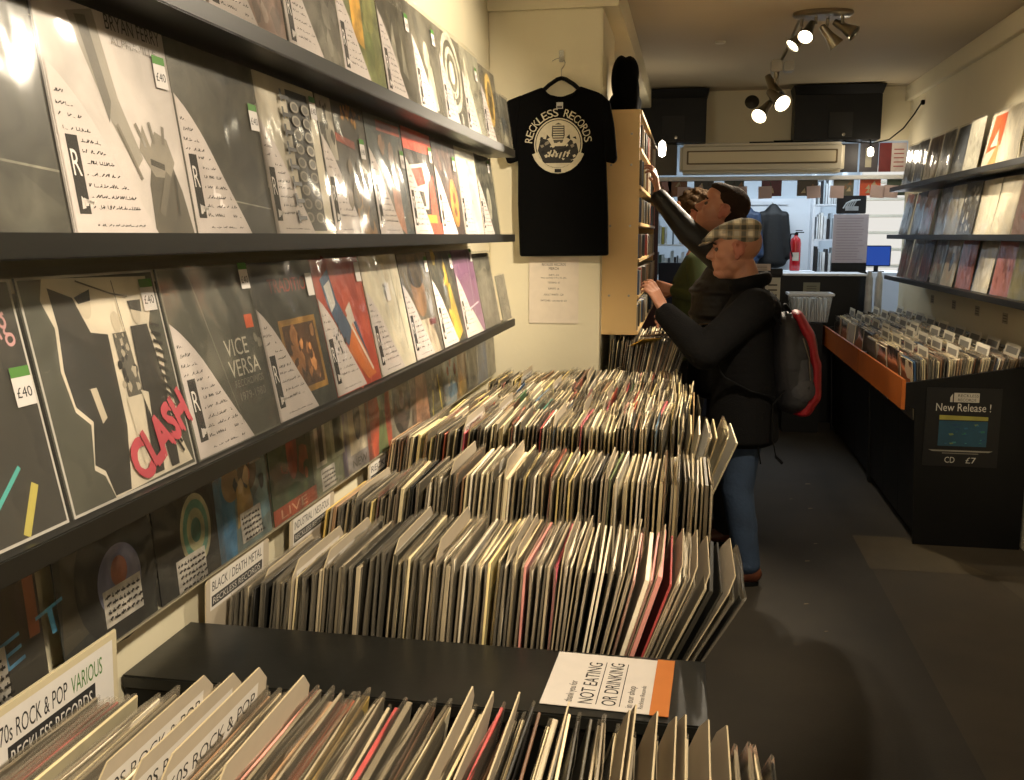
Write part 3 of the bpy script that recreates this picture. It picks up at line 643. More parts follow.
stuff = MB(); stuffp = MB()
lp_tpl_v = [tuple(v.co) for v in LPM.vertices]; lp_tpl_f = [tuple(p.vertices) for p in LPM.polygons]; lp_tpl_c = [tuple(LPM.color_attributes['Col'].data[p.loop_indices[0]].color) for p in LPM.polygons]
bs_tpl = [([tuple(v.co) for v in m_.vertices], [tuple(p.vertices) for p in m_.polygons]) for m_ in BSM]
def put_stuff(x, y, z, lean, col, jit, sc=1.0, rr=rnd, plast=True, rz=PI/2):
    mt = Matrix.LocRotScale(Vector((x, y, z)), Euler((R(lean), 0, rz+jit)), Vector((sc, 1, sc)))
    c = lin(col)
    n0 = len(stuff.v); stuff.v.extend([tuple(mt @ Vector(v)) for v in lp_tpl_v])
    for f_, k_ in zip(lp_tpl_f[:-2], lp_tpl_c):
        stuff.f.append(tuple(n0+i for i in f_)); stuff.c.append((c[0]*k_[0], c[1]*k_[1], c[2]*k_[2], 1)); stuff.m.append(0); stuff.sm.append(False)
    if plast:
        vs, fs = rr.choice(bs_tpl); stuffp.raw([mt @ Vector(v) for v in vs], fs)

n_lp = 0
def bin_row(row, yn, xa, xb, n, divs, rowname, z0=.672, seed=0, indiv=True, leanf=None, zdrop=0):
    """yn near edge; xa..xb bottoms from wall to aisle; divs: list of (fraction, text)"""
    global n_lp
    rr = random.Random(100+row+seed); sec = 0; dv = []
    for tx, txt in sorted(divs):     # tx: where the divider's upper edge stands across the table
        f = min(range(1001), key=lambda q: abs(xa+(xb-xa)*q/1000+.335*math.sin(R(lean_at(q/1000, row)))-tx))/1000
        dv.append((min(f, .995), txt))
    yc = yn+CW/2; z00 = z0; thick_next = 0
    for i in range(n):
        f = i/(n-1); x = xa+(xb-xa)*f
        z0 = z00-zdrop*max(0, 1-f/.36)
        ln = (leanf or lean_at)(f, row)+rr.uniform(-.75, .75)
        while dv and dv[0][0] <= f:
            _, txt = dv.pop(0); sec += 1
            o = bpy.data.objects.new('record_divider', div_mesh(txt)); o.location = (x-.0052, yc+rr.uniform(-.004, .004), z0+(.03 if row == 0 else .008)+rr.uniform(0, .014)); o.rotation_euler = (R(ln), 0, PI/2+R(rr.uniform(-.4, .4)))
            link(o)
            if txt: lab = f'divider headed {txt}, {ORD[sec-1]} divider from the wall, {rowname} bin row'
            else: lab = f'blank tall divider, {ORD[sec-1]} divider from the wall, {rowname} bin row'
            tag(o, lab, 'divider', 'dividers in the left-hand record bins')
        tn = tone_for(min(row, 2), f, rr); hexc = rr.choice(TONES[tn])
        dz = rr.uniform(-.009, .009)+(rr.random() < .12)*rr.uniform(.0, .016); dy = rr.uniform(-.009, .009); jit = R(rr.uniform(-1, 1))
        jit += R(4*noise.noise(Vector((x*7, row*5.1, 0))))
        thick = rr.random() < .12
        if indiv and n_lp < 300:
            n_lp += 1
            o = bpy.data.objects.new('vinyl_record', LPT if thick else LPM); o.location = (x, yc+dy, z0+dz+.004); o.rotation_euler = (R(ln), 0, PI/2+jit); o.color = lin(hexc)
            link(o)
            where = f'right of {ORD[sec-1]} divider from the wall' if sec else 'left of the first divider, by the wall'
            tag(o, f'{tn} LP sleeve in the {rowname} bin row, {where}', 'record', f'LPs in the {rowname} bin row')
            if rr.random() < (.92, .85, .6)[min(row, 2)] and not thick: child_mesh('clear_sleeve', rr.choice(BSM), o)
        else:
            put_stuff(x, yc+dy, z0+dz+.004, ln, hexc, jit, rr=rr, plast=rr.random() < .5)

B_ = ''
bin_row(0, .975, -.965, -.015, 90, [(-.71, '60S ROCK & POP'), (-.66, '60S ROCK & POP'), (-.61, '60S ROCK & POP'), (-.55, B_), (-.29, B_), (-.265, B_), (-.22, B_), (-.15, B_), (-.07, B_), (-.056, B_), (-.03, B_), (-.007, B_), (.017, B_), (.04, B_), (.075, B_)], 'front-most', z0=.645, zdrop=.055)
bin_row(1, ROWY[0], -.985, -.035, 88, [(-.89, 'STONER / DOOM / OFF-BEAT'), (-.81, 'METAL - CROSSOVER'), (-.735, 'HARD CORE'), (-.59, 'PUNK'), (-.49, B_), (-.354, B_), (-.325, B_), (-.244, B_), (-.207, B_), (-.114, B_), (-.09, B_), (-.046, B_), (-.01, B_), (.023, B_), (.054, B_), (.095, B_)], 'second', z0=.67, zdrop=.1)
bin_row(2, ROWY[1], -.98, .062, 90, [(-.85, 'NEW WAVE'), (-.6, B_), (-.45, B_), (-.2, B_), (-.02, B_)], 'third', z0=.72, zdrop=.11)
names = ['fourth', 'fifth', 'sixth', 'seventh']
for k in range(3, 7):
    xb = (.03, .0, .04, .02)[k-3]
    bin_row(k, ROWY[k-1], -.98, xb, 82, [(-.8+.04*k, 'ROCK'), (-.55+.05*k, B_), (-.3+.04*k, B_)], names[k-3], z0=(.74, .715, .695, .685)[k-3], zdrop=.06)
bin_row(7, ROWY[6], -.94, -.03, 84, [(-.75, 'JAZZ'), (-.45, B_)], 'last', z0=.68, zdrop=.02)
# dividers standing against the wall behind each row
for y, txt, lab in ((1.9, 'BLACK / DEATH METAL', 'white label board reading BLACK / DEATH METAL against the left wall'), (2.33, 'INDUSTRIAL / NEO-FOLK', 'white label board reading INDUSTRIAL / NEO-FOLK against the left wall'),
                    (2.93, 'RECKLESS', 'label board reading RECKLESS against the left wall, under the orange LP'), (3.28, 'MISC', 'label board reading MISC against the left wall, under the dark oval LP')):
    o = bpy.data.objects.new('label_board', div_mesh(txt)); o.location = (-.982, y, .628); o.rotation_euler = (R(3), 0, PI/2); link(o); tag(o, lab, 'sign')

# large 70s label board
t = tag(empty('label_board', (-.94, 1.078, .70), (R(2), 0, PI/2)), 'large cream label board reading 70s ROCK & POP VARIOUS at lower left', 'sign')
b = MB(); b.bbox((-.3, -.003, 0), (.3, .003, .3), .002, col='c9bd9c'); b.build('board', M['paper'], t)
b = MB(); b.face([(-.3, -.0035, .175), (.285, -.0035, .175), (.285, -.0035, .287), (-.3, -.0035, .287)], 'd9d5cf')
b.text('70s ROCK & POP', lambda u, v: (.015+u, -.0038, .243+v), .041, '2a2a2a', width=.15)
b.text('VARIOUS', lambda u, v: (.175+u, -.0038, .243+v), .041, '4f7d3a', width=.08)
b.face([(.03, -.0038, .192), (.235, -.0038, .192), (.235, -.0038, .235), (.03, -.0038, .235)], '262626')
b.text('RECKLESS RECORDS', lambda u, v: (.036+u, -.0042, .202+v), .036, 'd9d5cf', width=.19)
b.build('printed_label', M['paper'], t)

# sign lying on the black ledge
t = tag(empty('shop_notice', (-.13, 1.615, .8615), (0, 0, R(-2))), 'white notice reading NOT EATING OR DRINKING taped to the black ledge', 'sign')
b = MB(); b.bbox((-.098, -.105, 0), (.118, .105, .0012), .0005, col='d9d0c5')
TF = lambda x0: (lambda u, v: (x0-v, -.09+u, .0016))
b.text('thank you for', TF(-.045), .02, '33302e', width=.08)
b.text('NOT EATING', TF(-.01), .036, '1f1d1c', width=.16)
b.text('OR DRINKING', TF(.03), .036, '1f1d1c', width=.165)
b.text('in our shop', TF(.058), .018, '33302e', width=.08)
b.text('Reckless Records', TF(.076), .012, '33302e', width=.085)
for x in (-.004, .036): b.face([(x, -.09, .0016), (x+.0015, -.09, .0016), (x+.0015, .075, .0016), (x, .075, .0016)], '1f1d1c')
b.build('paper', M['paper'], t)
b = MB(); b.bbox((.088, -.108, .001), (.12, .108, .0022), .0005, col='c8742a'); tag(b.build('orange_strip', M['paper'], t), 'orange strip along its right edge')

# ------------------------------------------------------------------ rack beyond the pillar
t = tag(empty('record_table', (-.2, 5.7, 0)), 'short black record table beyond the pillar under the plywood cabinet', 'record table')
b = MB(); b.bbox((-.23, -.82, 0), (.17, .1, .78), .004); b.build('cabinet_body', M['black'], t)
for yy in (-.82, -.36, .08):
    b = MB(); b.bbox((-.23, yy, .78), (.17, yy+.012, .9), .002); b.build('row_rail', M['black'], t)
rr = random.Random(5)
for q, yn in enumerate((4.92, 5.3)):
    for i in range(36):
        f = i/35; tn = rr.choice(['dark', 'grey', 'brown', 'dark', 'grey', 'white', 'cream'])
        put_stuff(-.41+.31*f, yn+CW/2+rr.uniform(-.01, .01), .79+rr.uniform(0, .03), 4+14*f+rr.uniform(-.4, .4), rr.choice(TONES[tn]), 0, rr=rr, plast=rr.random() < .6)
for (x, y, z, rx, rz, c, lab) in ((-.25, 4.97, 1.085, 68, .7, 'c8a23a', 'yellow-orange record lying aslant on the short rack by the pillar'), (-.14, 5.1, 1.125, 82, .4, '5f4f48', 'brown LP lying flat on the rack in front of the man in the cap'), (-.1, 5.15, 1.15, 78, .9, '7a6a60', 'grey-brown LP lying on top of the brown one by the pillar rack')):
    o = bpy.data.objects.new('vinyl_record', LPM); o.location = (x, y, z); o.rotation_euler = (R(rx), 0, rz); o.color = lin(c); o.scale = (.4, 1, .4) if c == 'c8a23a' else (.8, 1, .8); link(o); tag(o, lab, 'record')

# ------------------------------------------------------------------ pillar: shirt, hook, price list
def at_pillar(name, lab, cat, x, z, y=PY-.002): return tag(empty(name, (x, y, z)), lab, cat)
SHX, SHZ = -.645, 1.95
t = tag(empty('t_shirt', (SHX, PY-.035, SHZ)), 'black t-shirt with a round cream shop print hanging on the pillar', 't-shirt')
def prism(outline, y0, y1, bev, name, m, parent):
    bm = bmesh.new(); vs = [bm.verts.new((x, y0, z)) for x, z in outline]; f = bm.faces.new(vs)
    r = bmesh.ops.extrude_face_region(bm, geom=[f]); bmesh.ops.translate(bm, vec=(0, y1-y0, 0), verts=[g for g in r['geom'] if isinstance(g, bmesh.types.BMVert)])
    bmesh.ops.recalc_face_normals(bm, faces=bm.faces)
    bmesh.ops.bevel(bm, geom=bm.edges[:], offset=bev, segments=3, affect='EDGES', profile=.6)
    bmesh.ops.triangulate(bm, faces=[g for g in bm.faces if len(g.verts) > 4])
    b = MB(); b.bm(bm, smooth=True); return b.build(name, m, parent)
body = [(-.19,-.405),(.25,-.4),(.245,-.2),(.235,.0),(.225,.2),(.245,.3),(.2,.37),(.1,.405),(.07,.375),(.01,.355),(-.05,.37),(-.08,.405),(-.18,.37),(-.245,.33),(-.225,.2),(-.2,.05),(-.2,-.15)]
prism(body, -.025, .02, .014, 'torso', M['tshirt'], t)
prism([(.2,.37),(.245,.33),(.268,.22),(.285,.06),(.27,.04),(.225,.05),(.215,.2)], -.028, .022, .011, 'sleeve', M['tshirt'], t)
prism([(-.18,.37),(-.25,.345),(-.295,.27),(-.29,.2),(-.265,.08),(-.25,.045),(-.2,.06),(-.2,.2)], -.028, .022, .011, 'sleeve', M['tshirt'], t)
b = MB()
for i in range(14):
    a0 = PI*(.95-.0*i)-i*PI*.9/13
pts = [(.012+.075*math.cos(a), -.0265, .375+.025*math.sin(a)) for a in [PI+PI*k/12 for k in range(13)]]
b.tube(pts, .006); b.build('collar', M['tshirt'], t)
b = MB(); b.face([(-.01,-.0262,.3),(.022,-.0262,.3),(.022,-.0262,.33),(-.01,-.0262,.33)], 'b9b5ac'); b.face([(-.006,-.0265,.303),(.018,-.0265,.303),(.018,-.0265,.313),(-.006,-.0265,.313)], '4a4844'); b.build('neck_tag', M['cotton_logo'], t)
lg = MB(); CR = 'c9bfa4'; cxz = (.0, .135)
def disc(cx, cz, rx, rz, y, col, n=36): lg.face([(cx+rx*math.cos(2*PI*k/n), y, cz+rz*math.sin(2*PI*k/n)) for k in range(n)], col)
disc(*cxz, .118, .122, -.0258, CR); disc(*cxz, .112, .116, -.0260, '171614'); disc(*cxz, .108, .112, -.0262, CR)
rg = random.Random(9); y = -.0264
def poly(pts, c):
    global y
    y -= .00006; lg.face([(cxz[0]+a, y, cxz[1]+d) for a, d in pts], c)
poly([(-.10,-.03),(-.085,.03),(-.05,.02),(-.03,-.01),(.03,-.01),(.06,.02),(.09,.0),(.1,-.04),(.07,-.09),(-.07,-.09)], '2a2824')
poly([(-.032,.04),(-.03,.085),(0,.1),(.03,.085),(.032,.04),(.02,.005),(-.02,.005)], '4d483e')
for q in range(7): poly([(-.025,.02+.011*q),(.025,.02+.011*q),(.026,.025+.011*q),(-.026,.025+.011*q)], CR)
for q in range(34):
    ax = rg.uniform(-.085, .085); az = rg.uniform(-.085, .0); s_ = rg.uniform(.005, .014)
    poly([(ax, az), (ax+s_, az+s_*.6), (ax+s_*.6, az+s_*1.5), (ax-s_*.6, az+s_)], rg.choice([CR, CR, '171614', '8a8270']))
for q in range(6): poly([(-.05+.018*q, -.06), (-.042+.018*q, -.062), (-.03+.018*q, -.03), (-.036+.018*q, -.028)], CR)
poly([(-.01,-.03),(.05,-.015),(.055,-.03),(-.005,-.045)], '171614')
for s_ in (-1, 1):
    for q in range(2): poly([(s_*(.04+.03*q), .03), (s_*(.055+.03*q), .045-.01*q), (s_*(.06+.03*q), .02)], '171614')
# ribbon under the badge
pts_o = [(cxz[0]+.135*math.cos(a), cxz[1]+.14*math.sin(a)) for a in [R(200+14*k) for k in range(11)]]; pts_i = [(cxz[0]+.108*math.cos(a), cxz[1]+.114*math.sin(a)) for a in [R(200+14*k) for k in range(11)]]
lg.face([(a, y-.0003, c) for a, c in pts_o+pts_i[::-1]], CR)
lg.face([(cxz[0]-.016, y-.0006, cxz[1]-.135), (cxz[0]+.016, y-.0006, cxz[1]-.135), (cxz[0]+.016, y-.0006, cxz[1]-.118), (cxz[0]-.016, y-.0006, cxz[1]-.118)], '171614')
word = 'RECKLESS RECORDS'
for i, chh in enumerate(word):
    if chh == ' ': continue
    a = R(172-i*164/(len(word)-1)); rr_ = .127
    cx0, cz0 = cxz[0]+rr_*math.cos(a), cxz[1]+rr_*math.sin(a)*1.02; an = a-PI/2
    lg.text(chh, lambda p, q: (cx0+p*math.cos(an)-q*math.sin(an), -.0262, cz0+p*math.sin(an)+q*math.cos(an)), .054, CR, align='C', width=.026)
tag(lg.build('chest_print', M['cotton_logo'], t), 'round cream print with arched shop lettering')
# hanger
h = tag(empty('coat_hanger', (SHX+.01, PY-.04, SHZ+.37)), 'black plastic hanger holding the t-shirt on the pillar', 'hanger')
b = MB(); b.tube([(-.16,.003,-.025),(-.11,.003,0),(-.06,.003,.045),(-.02,.003,.07),(0,.003,.075),(.02,.003,.07),(.06,.003,.045),(.11,.003,0),(.16,.003,-.025)], .01); b.build('arms', M['rubber'], h)
b = MB(); b.tube([(0,0,.07),(0,0,.115),(.012,0,.13),(.018,0,.145),(.01,0,.165),(-.008,0,.168)], .0022); b.build('wire_hook', M['steel'], h)
h = tag(empty('wall_hook', (SHX+.005, PY-.002, SHZ+.53)), 'small clear hook on the pillar above the black t-shirt', 'hook')
b = MB(); b.bbox((-.012,-.006,-.005),(.012,0,.05), .003); b.tube([(0,-.006,.01),(0,-.03,.0),(0,-.045,.008),(0,-.045,.02)], .0035); b.tube([(-.045,-.004,0),(-.02,-.008,.012),(0,-.01,.01)], .002); b.build('hook_body', M['crateplastic'], h)
t = at_pillar('price_list', 'printed merchandise price list on the pillar below the t-shirt', 'notice', -.67, 1.21, PY-.004)
b = MB(); b.box((-.125, -.001, 0), (.125, .001, .33), 'dccfbc')
L = ['RECKLESS RECORDS', 'MERCH', 'SHIRTS - £15', 'Sizes available S M L XL 2XL', 'TOTE BAGS - £5', 'SLIPMATS - £6', 'ADULT SHIRTS - £20', 'PATCHES - any two for £3']
for s_, z, wd, hh in zip(L, (.288, .268, .238, .225, .2, .17, .14, .11), (.12, .05, .05, .13, .06, .055, .1, .13), (.015, .015, .01, .008, .01, .01, .01, .01)):
    b.text(s_, lambda u, v: (u, -.0014, z+v), hh*1.25, '1c1815', align='C', width=wd)
b.build('paper', M['paper'], t)

# ------------------------------------------------------------------ plywood cabinet with discs
CX0, CX1, CY0, CY1, CZ0, CZ1 = -.443, -.262, 4.92, 7.0, 1.145, 2.262
t = tag(empty('media_cabinet', ((CX0+CX1)/2, (CY0+CY1)/2, CZ0)), 'tall plywood wall cabinet beside the pillar, packed with cases', 'cabinet')
def CB(nm, a, c, m=M['ply']):
    b = MB(); o = t.location; b.bbox([a[i]-o[i] for i in range(3)], [c[i]-o[i] for i in range(3)], .002); return b.build(nm, m, t)
CB('side_panel', (CX0, CY0, CZ0), (CX1, CY0+.018, CZ1)); CB('side_panel', (CX0, CY1-.018, CZ0), (CX1, CY1, CZ1)); CB('back_panel', (CX0, CY0+.018, CZ0), (CX0+.008, CY1-.018, CZ1))
shz = [CZ0+i*(CZ1-CZ0-.018)/6 for i in range(7)]
for z in shz: CB('shelf', (CX0+.008, CY0+.018, z), (CX1+.008, CY1-.018, z+.018))
b = MB()
for xx in (-.05, .05):
    for zz in (.2, .55, .85, 1.0): b.lathe([(0, .0012), (.005, .001), (.006, 0)], 10, mtx=Matrix.Translation((xx, CY0-t.location.y, zz)) @ Matrix.Rotation(PI/2, 4, 'X'))
b.build('screws', M['steel'], t)
cs = MB(); cs.bbox((-.07, -.006, 0), (.07, .006, .125), .001, seg=1); o = cs.build('disc_case', M['print']); CASE = o.data; bpy.data.objects.remove(o)
rr = random.Random(31)
sn = ['bottom', 'second', 'third', 'fourth', 'fifth', 'top']
for si, z in enumerate(shz[:-1]):
    y = CY0+.03
    while y < CY1-.04:
        if rr.random() > .12:
            tn = rr.choice(['white', 'dark', 'grey', 'cream', 'brown', 'red', 'dark', 'blue'])
            o = bpy.data.objects.new('disc_case', CASE); o.location = (CX1-.075+rr.uniform(-.01, .02), y, z+.0185); o.rotation_euler = (0, 0, R(rr.uniform(-3, 3))); o.color = lin(rr.choice(TONES[tn])); link(o)
            o['label'] = f'{tn} disc case on the {sn[si]} shelf of the plywood cabinet'; o['category'] = 'disc case'; o['group'] = 'disc cases in the plywood cabinet'
        y += rr.choice([.03, .04, .05, .08])
# black garment on top of the cabinet
ICO = {}
for q in (2, 3):
    bm = bmesh.new(); bmesh.ops.create_icosphere(bm, subdivisions=q, radius=1); bm.verts.index_update()
    ICO[q] = ([v.co.copy() for v in bm.verts], [tuple(v.index for v in f.verts) for f in bm.faces]); bm.free()
def blob(parts, voxel=.008, smooth=4, name='b'):
    """union of spheres/ellipsoids/tapered limbs turned into one continuous skin"""
    VV = []; FF = []
    def sph(c, r, rot=None):
        if not isinstance(r, (tuple, list)): r = (r, r, r)
        mt = Matrix.Translation(Vector(c)) @ (rot.to_4x4() if rot is not None else Matrix.Identity(4)) @ Matrix.Diagonal((r[0], r[1], r[2], 1))
        iv, iff = ICO[2 if max(r) < .03 else 3]; n0 = len(VV)
        VV.extend([mt @ v for v in iv]); FF.extend([(a+n0, b_+n0, c_+n0) for a, b_, c_ in iff])
    for p in parts:
        if p[0] == 'e': sph(p[1], p[2], p[3] if len(p) > 3 else None)
        else:
            a, ra, c, rc = Vector(p[1]), p[2], Vector(p[3]), p[4]
            tup = isinstance(ra, (tuple, list)); mr = min(min(ra), min(rc)) if tup else min(ra, rc)
            n = max(2, int((c-a).length/(mr*.35))+1)
            for i in range(n+1):
                k = i/n; sph(a.lerp(c, k), tuple(ra[j]*(1-k)+rc[j]*k for j in range(3)) if tup else ra*(1-k)+rc*k)
    me = bpy.data.meshes.new(name); me.from_pydata(VV, [], FF)
    o = bpy.data.objects.new(name, me)
    md = o.modifiers.new('r', 'REMESH'); md.mode = 'VOXEL'; md.voxel_size = voxel; md.use_smooth_shade = True
    s = o.modifiers.new('s', 'SMOOTH'); s.iterations = smooth; s.factor = .5
    dg = evaluated(o)
    out = bpy.data.meshes.new_from_object(o.evaluated_get(dg))
    bpy.data.objects.remove(o)
    for p in out.polygons: p.use_smooth = True
    return out
def addmesh(name, me, m, parent=None, colfn=None, loc=(0, 0, 0)):
    me.materials.clear(); me.materials.append(m); me.name = name
    at = me.color_attributes.new('Col', 'FLOAT_COLOR', 'POINT')
    d = []
    for v in me.vertices: d += list(colfn(v.co) if colfn else (1, 1, 1, 1))
    at.data.foreach_set('color', d)
    o = bpy.data.objects.new(name, me); o.location = loc; return link(o, parent)
me = blob([('e', (0,0,.1), (.06,.06,.11)), ('e', (.02,.02,.2), (.05,.06,.09)), ('e', (-.02,-.01,.17), (.05,.05,.12)), ('e', (.0,.05,.06), (.085,.1,.07)), ('e', (.04,0,.09), (.035,.05,.13))], .008, 3)
tag(addmesh('folded_garment', me, M['tshirt'], loc=(-.35, 5.05, CZ1-.01)), 'black garment bundled on top of the plywood cabinet', 'clothing')

# ------------------------------------------------------------------ right-hand counter and its records
def right_unit(y0, y1, label, name='record_counter', end=False):
    t = tag(empty(name, (1.45, (y0+y1)/2, 0)), label, 'record counter'); cy = (y0+y1)/2
    def B(nm, pts_xz, ya, yb, m):    # prism of an x-z outline
        b = MB(); f = [(x-1.45, ya-cy, z) for x, z in pts_xz]; k = [(x-1.45, yb-cy, z) for x, z in pts_xz]; n = len(f)
        b.face(f, (1, 1, 1, 1)); b.face(k[::-1], (1, 1, 1, 1))
        for i in range(n): b.face([f[(i+1) % n], f[i], k[i], k[(i+1) % n]])
        return b.build(nm, m, t)
    prof = [(1.225, .0), (RX-.02, .0), (RX-.02, .985), (1.12, .875), (1.12, .76), (1.19, .74)]
    B('end_panel', prof, y0, y0+.022, M['black'])
    B('end_panel', prof, y1-.022, y1, M['black'])
    n = 3
    for i in range(n):
        a = y0+.022+(y1-y0-.044)*i/n; c = y0+.022+(y1-y0-.044)*(i+1)/n-.006
        B('front_panel', [(1.235, .05), (1.255, .05), (1.22, .73), (1.2, .73)], a, c, M['black'])
    B('plinth', [(1.27, 0), (RX-.03, 0), (RX-.03, .05), (1.27, .05)], y0+.022, y1-.022, M['black'])
    B('bin_floor', [(1.2, .66), (RX-.02, .70), (RX-.02, .72), (1.2, .68)], y0+.022, y1-.022, M['black'])
    B('orange_lip', [(1.12, .74), (1.14, .735), (1.138, .895), (1.118, .9)], y0-.001, y1-.012, M['orange'])
    return t
right_unit(5.3, 6.66, 'near black record counter with orange lip on the right side')
right_unit(6.67, 8.45, 'far black record counter with orange lip on the right side')
t = tag(empty('poster', (1.43, 5.298, .44)), 'black New Release poster on the end of the near right counter', 'poster')
b = MB(); b.box((-.185, -.002, 0), (.185, 0, .42), '0c0b0a')
b.face([(-.05,-.0024,.345),(.075,-.0024,.345),(.075,-.0024,.395),(-.05,-.0024,.395)], 'bdb6a6')
b.text('RECKLESS', lambda u, v: (-.03+u, -.0028, .373+v), .022, '1b1a18', width=.1); b.text('RECORDS', lambda u, v: (-.03+u, -.0028, .35+v), .022, '1b1a18', width=.09)
b.face([(-.068,-.0024,.345),(-.056,-.0024,.345),(-.056,-.0024,.39),(-.068,-.0024,.37)], 'bdb6a6')
b.text('New Release !', lambda u, v: (u-.0, -.0026, .297+v), .06, 'cfc8b8', align='C', width=.27)
b.face([(-.115,-.0024,.11),(.125,-.0024,.11),(.125,-.0024,.245),(-.115,-.0024,.245)], '21485a'); b.face([(-.115,-.0024,.25),(.125,-.0024,.25),(.125,-.0024,.27),(-.115,-.0024,.275)], '9a9440')
for q in range(26):
    xx = rr.uniform(-.1, .105); zz = rr.uniform(.115, .22); s_ = rr.uniform(.008, .022); b.face([(xx, -.0026-q*2e-5, zz), (xx+s_, -.0026-q*2e-5, zz+.003), (xx+s_*.7, -.0026-q*2e-5, zz+s_*.6), (xx-s_*.3, -.0026-q*2e-5, zz+s_*.5)], rr.choice(['2f6a55', '3f7a78', '1c3c5c', '6d7a48', '2a5a74']))
b.face([(-.16,-.0024,.088),(.16,-.0024,.088),(.14,-.0024,.08),(-.14,-.0024,.08)], '8c8678'); b.face([(-.09,-.0024,.074),(.09,-.0024,.074),(.09,-.0024,.068),(-.09,-.0024,.068)], '6c675c')
b.text('CD', lambda u, v: (-.075+u, -.0026, .02+v), .045, 'c2bcad', width=.05); b.text('£7', lambda u, v: (.03+u, -.0026, .02+v), .045, 'c2bcad', width=.05)
b.build('printed_sheet', M['print'], t)

rr = random.Random(77)
rows_r = [5.335+.345*k for k in range(9)]
dn = 0
rd_mesh = {}
def small_div():
    b = MB(); b.box((-.12, -.001, 0), (.12, .001, .33), 'cfc8b4'); b.face([(-.1,-.0014,.27),(.1,-.0014,.27),(.1,-.0014,.315),(-.1,-.0014,.315)], 'e0dac8')
    b.face([(-.08,-.0017,.28),(.07,-.0017,.28),(.07,-.0017,.305),(-.08,-.0017,.305)], '6a665c')
    b.face([(-.09,.0014,.31),(.09,.0014,.31),(.09,.0014,.275),(-.09,.0014,.275)], '77736a')
    o = b.build('record_divider', M['paper']); me = o.data; bpy.data.objects.remove(o); return me
SD = small_div()
for q, yn in enumerate(rows_r):
    if 6.38 < yn < 6.42: continue
    n = 46 if q < 4 else 34
    for i in range(n):
        f = i/(n-1); x = 1.195+.5*f
        tn = rr.choices(['dark', 'grey', 'white', 'cream', 'brown', 'red', 'yellow', 'blue'], [4, 5, 3, 4, 1.6, .5, .4, .2])[0]
        z0 = .70+.045*f
        ln = -5+22*f if q < 4 else 4+10*f
        if i % 11 == 6:
            dn += 1
            o = bpy.data.objects.new('record_divider', SD); o.location = (x+.004, yn+CW/2, z0+.02); o.rotation_euler = (R(ln), 0, PI/2); link(o)
            tag(o, f'small labelled divider in the right counter, {ORD[q]} row back, {ORD[(i-6)//11]} from the aisle', 'divider', 'dividers in the right-hand counter')
        put_stuff(x, yn+CW/2+rr.uniform(-.008, .008), z0+rr.uniform(-.008, .01)-.02, ln+rr.uniform(-.5, .5), rr.choice(TONES[tn]), 0, rr=rr, plast=rr.random() < .5, sc=.97)
n0 = len(stuff.v)
stuff.raw(stuffp.v, stuffp.f, (1, 1, 1, 1), 1)
tag(stuff.build('packed_records', [M['print'], M['binplastic']]), 'mass of LPs packed upright in the farther left bins and right-hand counter', 'records', kind='stuff')

# ------------------------------------------------------------------ right wall shelves
RSH = [(2.0, 'top'), (1.645, 'middle'), (1.335, 'bottom')]
for z, nm in RSH:
    wall_shelf(z, 4.2, 7.95, 1, f'black {nm} display shelf on the right wall', back=False, xf=1.5, xw=RX, dz=.3)
b = MB(); b.bbox((-.13, -.01, 0), (.13, .01, 1.0), .002); tag(b.build('end_board', M['shelf'], loc=(1.65, 4.2, 1.2)), 'black upright board at the near end of the right wall shelves', 'board')
def rart(kind, rr):
    A = {'wrap': ('a8a69a', [('p',[(0,0),(.4,0),(.2,1),(0,1)],'a5a398'), ('p',[(.5,0),(.8,.0),(.6,1)],'6c6a62')]),
     'dark': ('54514a', [('n',.1,.1,.9,.9,10,.12,['6a665c','454139'],rr.randrange(99))]),
     'brown': ('8e7a68', [('n',.1,.1,.9,.9,12,.12,['8a6c5c','54443a','9a8070'],rr.randrange(99))]),
     'grey': ('85837a', [('n',.1,.1,.9,.9,10,.14,['9b998f','6d6b62'],rr.randrange(99))]),
     'slate': ('4c5258', [('r',.2,.2,.8,.8,'5c636a')]),
     'pale': ('bdb9a8', [('n',.2,.3,.8,.8,8,.1,['a8a493','cfcbba'],rr.randrange(99))]),
     'orange': ('d8cdb8', [('p',[(.1,.3),(.9,.4),(.95,.95),(.2,.95)],'d0622a'), ('p',[(.3,.0),(.9,.0),(.8,.5)],'c9a060'), ('p',[(.3,.4),(.6,.7),(.7,.4)],'e4dccc')]),
     'cream': ('d2cab2', [('r',.1,.1,.9,.9,'d8d0ba')]),
     'white': ('d6d1c4', [('c',.5,.5,.12,.2,'b5b0a4')]),
     'sage': ('8f9484', [('p',[(0,0),(.5,0),(.3,1),(0,1)],'b5b7a6'), ('l',(.6,.1),(.8,.9),.03,'c5c7b8')]),
     'teal': ('9aa79c', [('r',.1,.3,.9,.8,'7f9c90')]),
     'pattern': ('55524a', [('n',.1,.1,.9,.9,40,.05,['cfcabb','8f8b7d','2f2d29'],rr.randrange(99))]),
     'pinkred': ('c07468', [('n',.2,.2,.8,.8,8,.06,['9a4238','e0a094'],rr.randrange(99))]),
     'reddish': ('a8887a', [('p',[(.3,.3),(.8,.1),(.7,.8)],'b5644c')]),
     'oval': ('d2cbb4', [('c',.5,.5,.12,.2,'4a463e')]),
     'olive': ('9a9360', [('r',.1,.1,.5,.9,'a8a070')]),
     'bluegrey': ('6f8790', [('r',.1,.1,.9,.6,'5f7882')])}
    return A[kind]
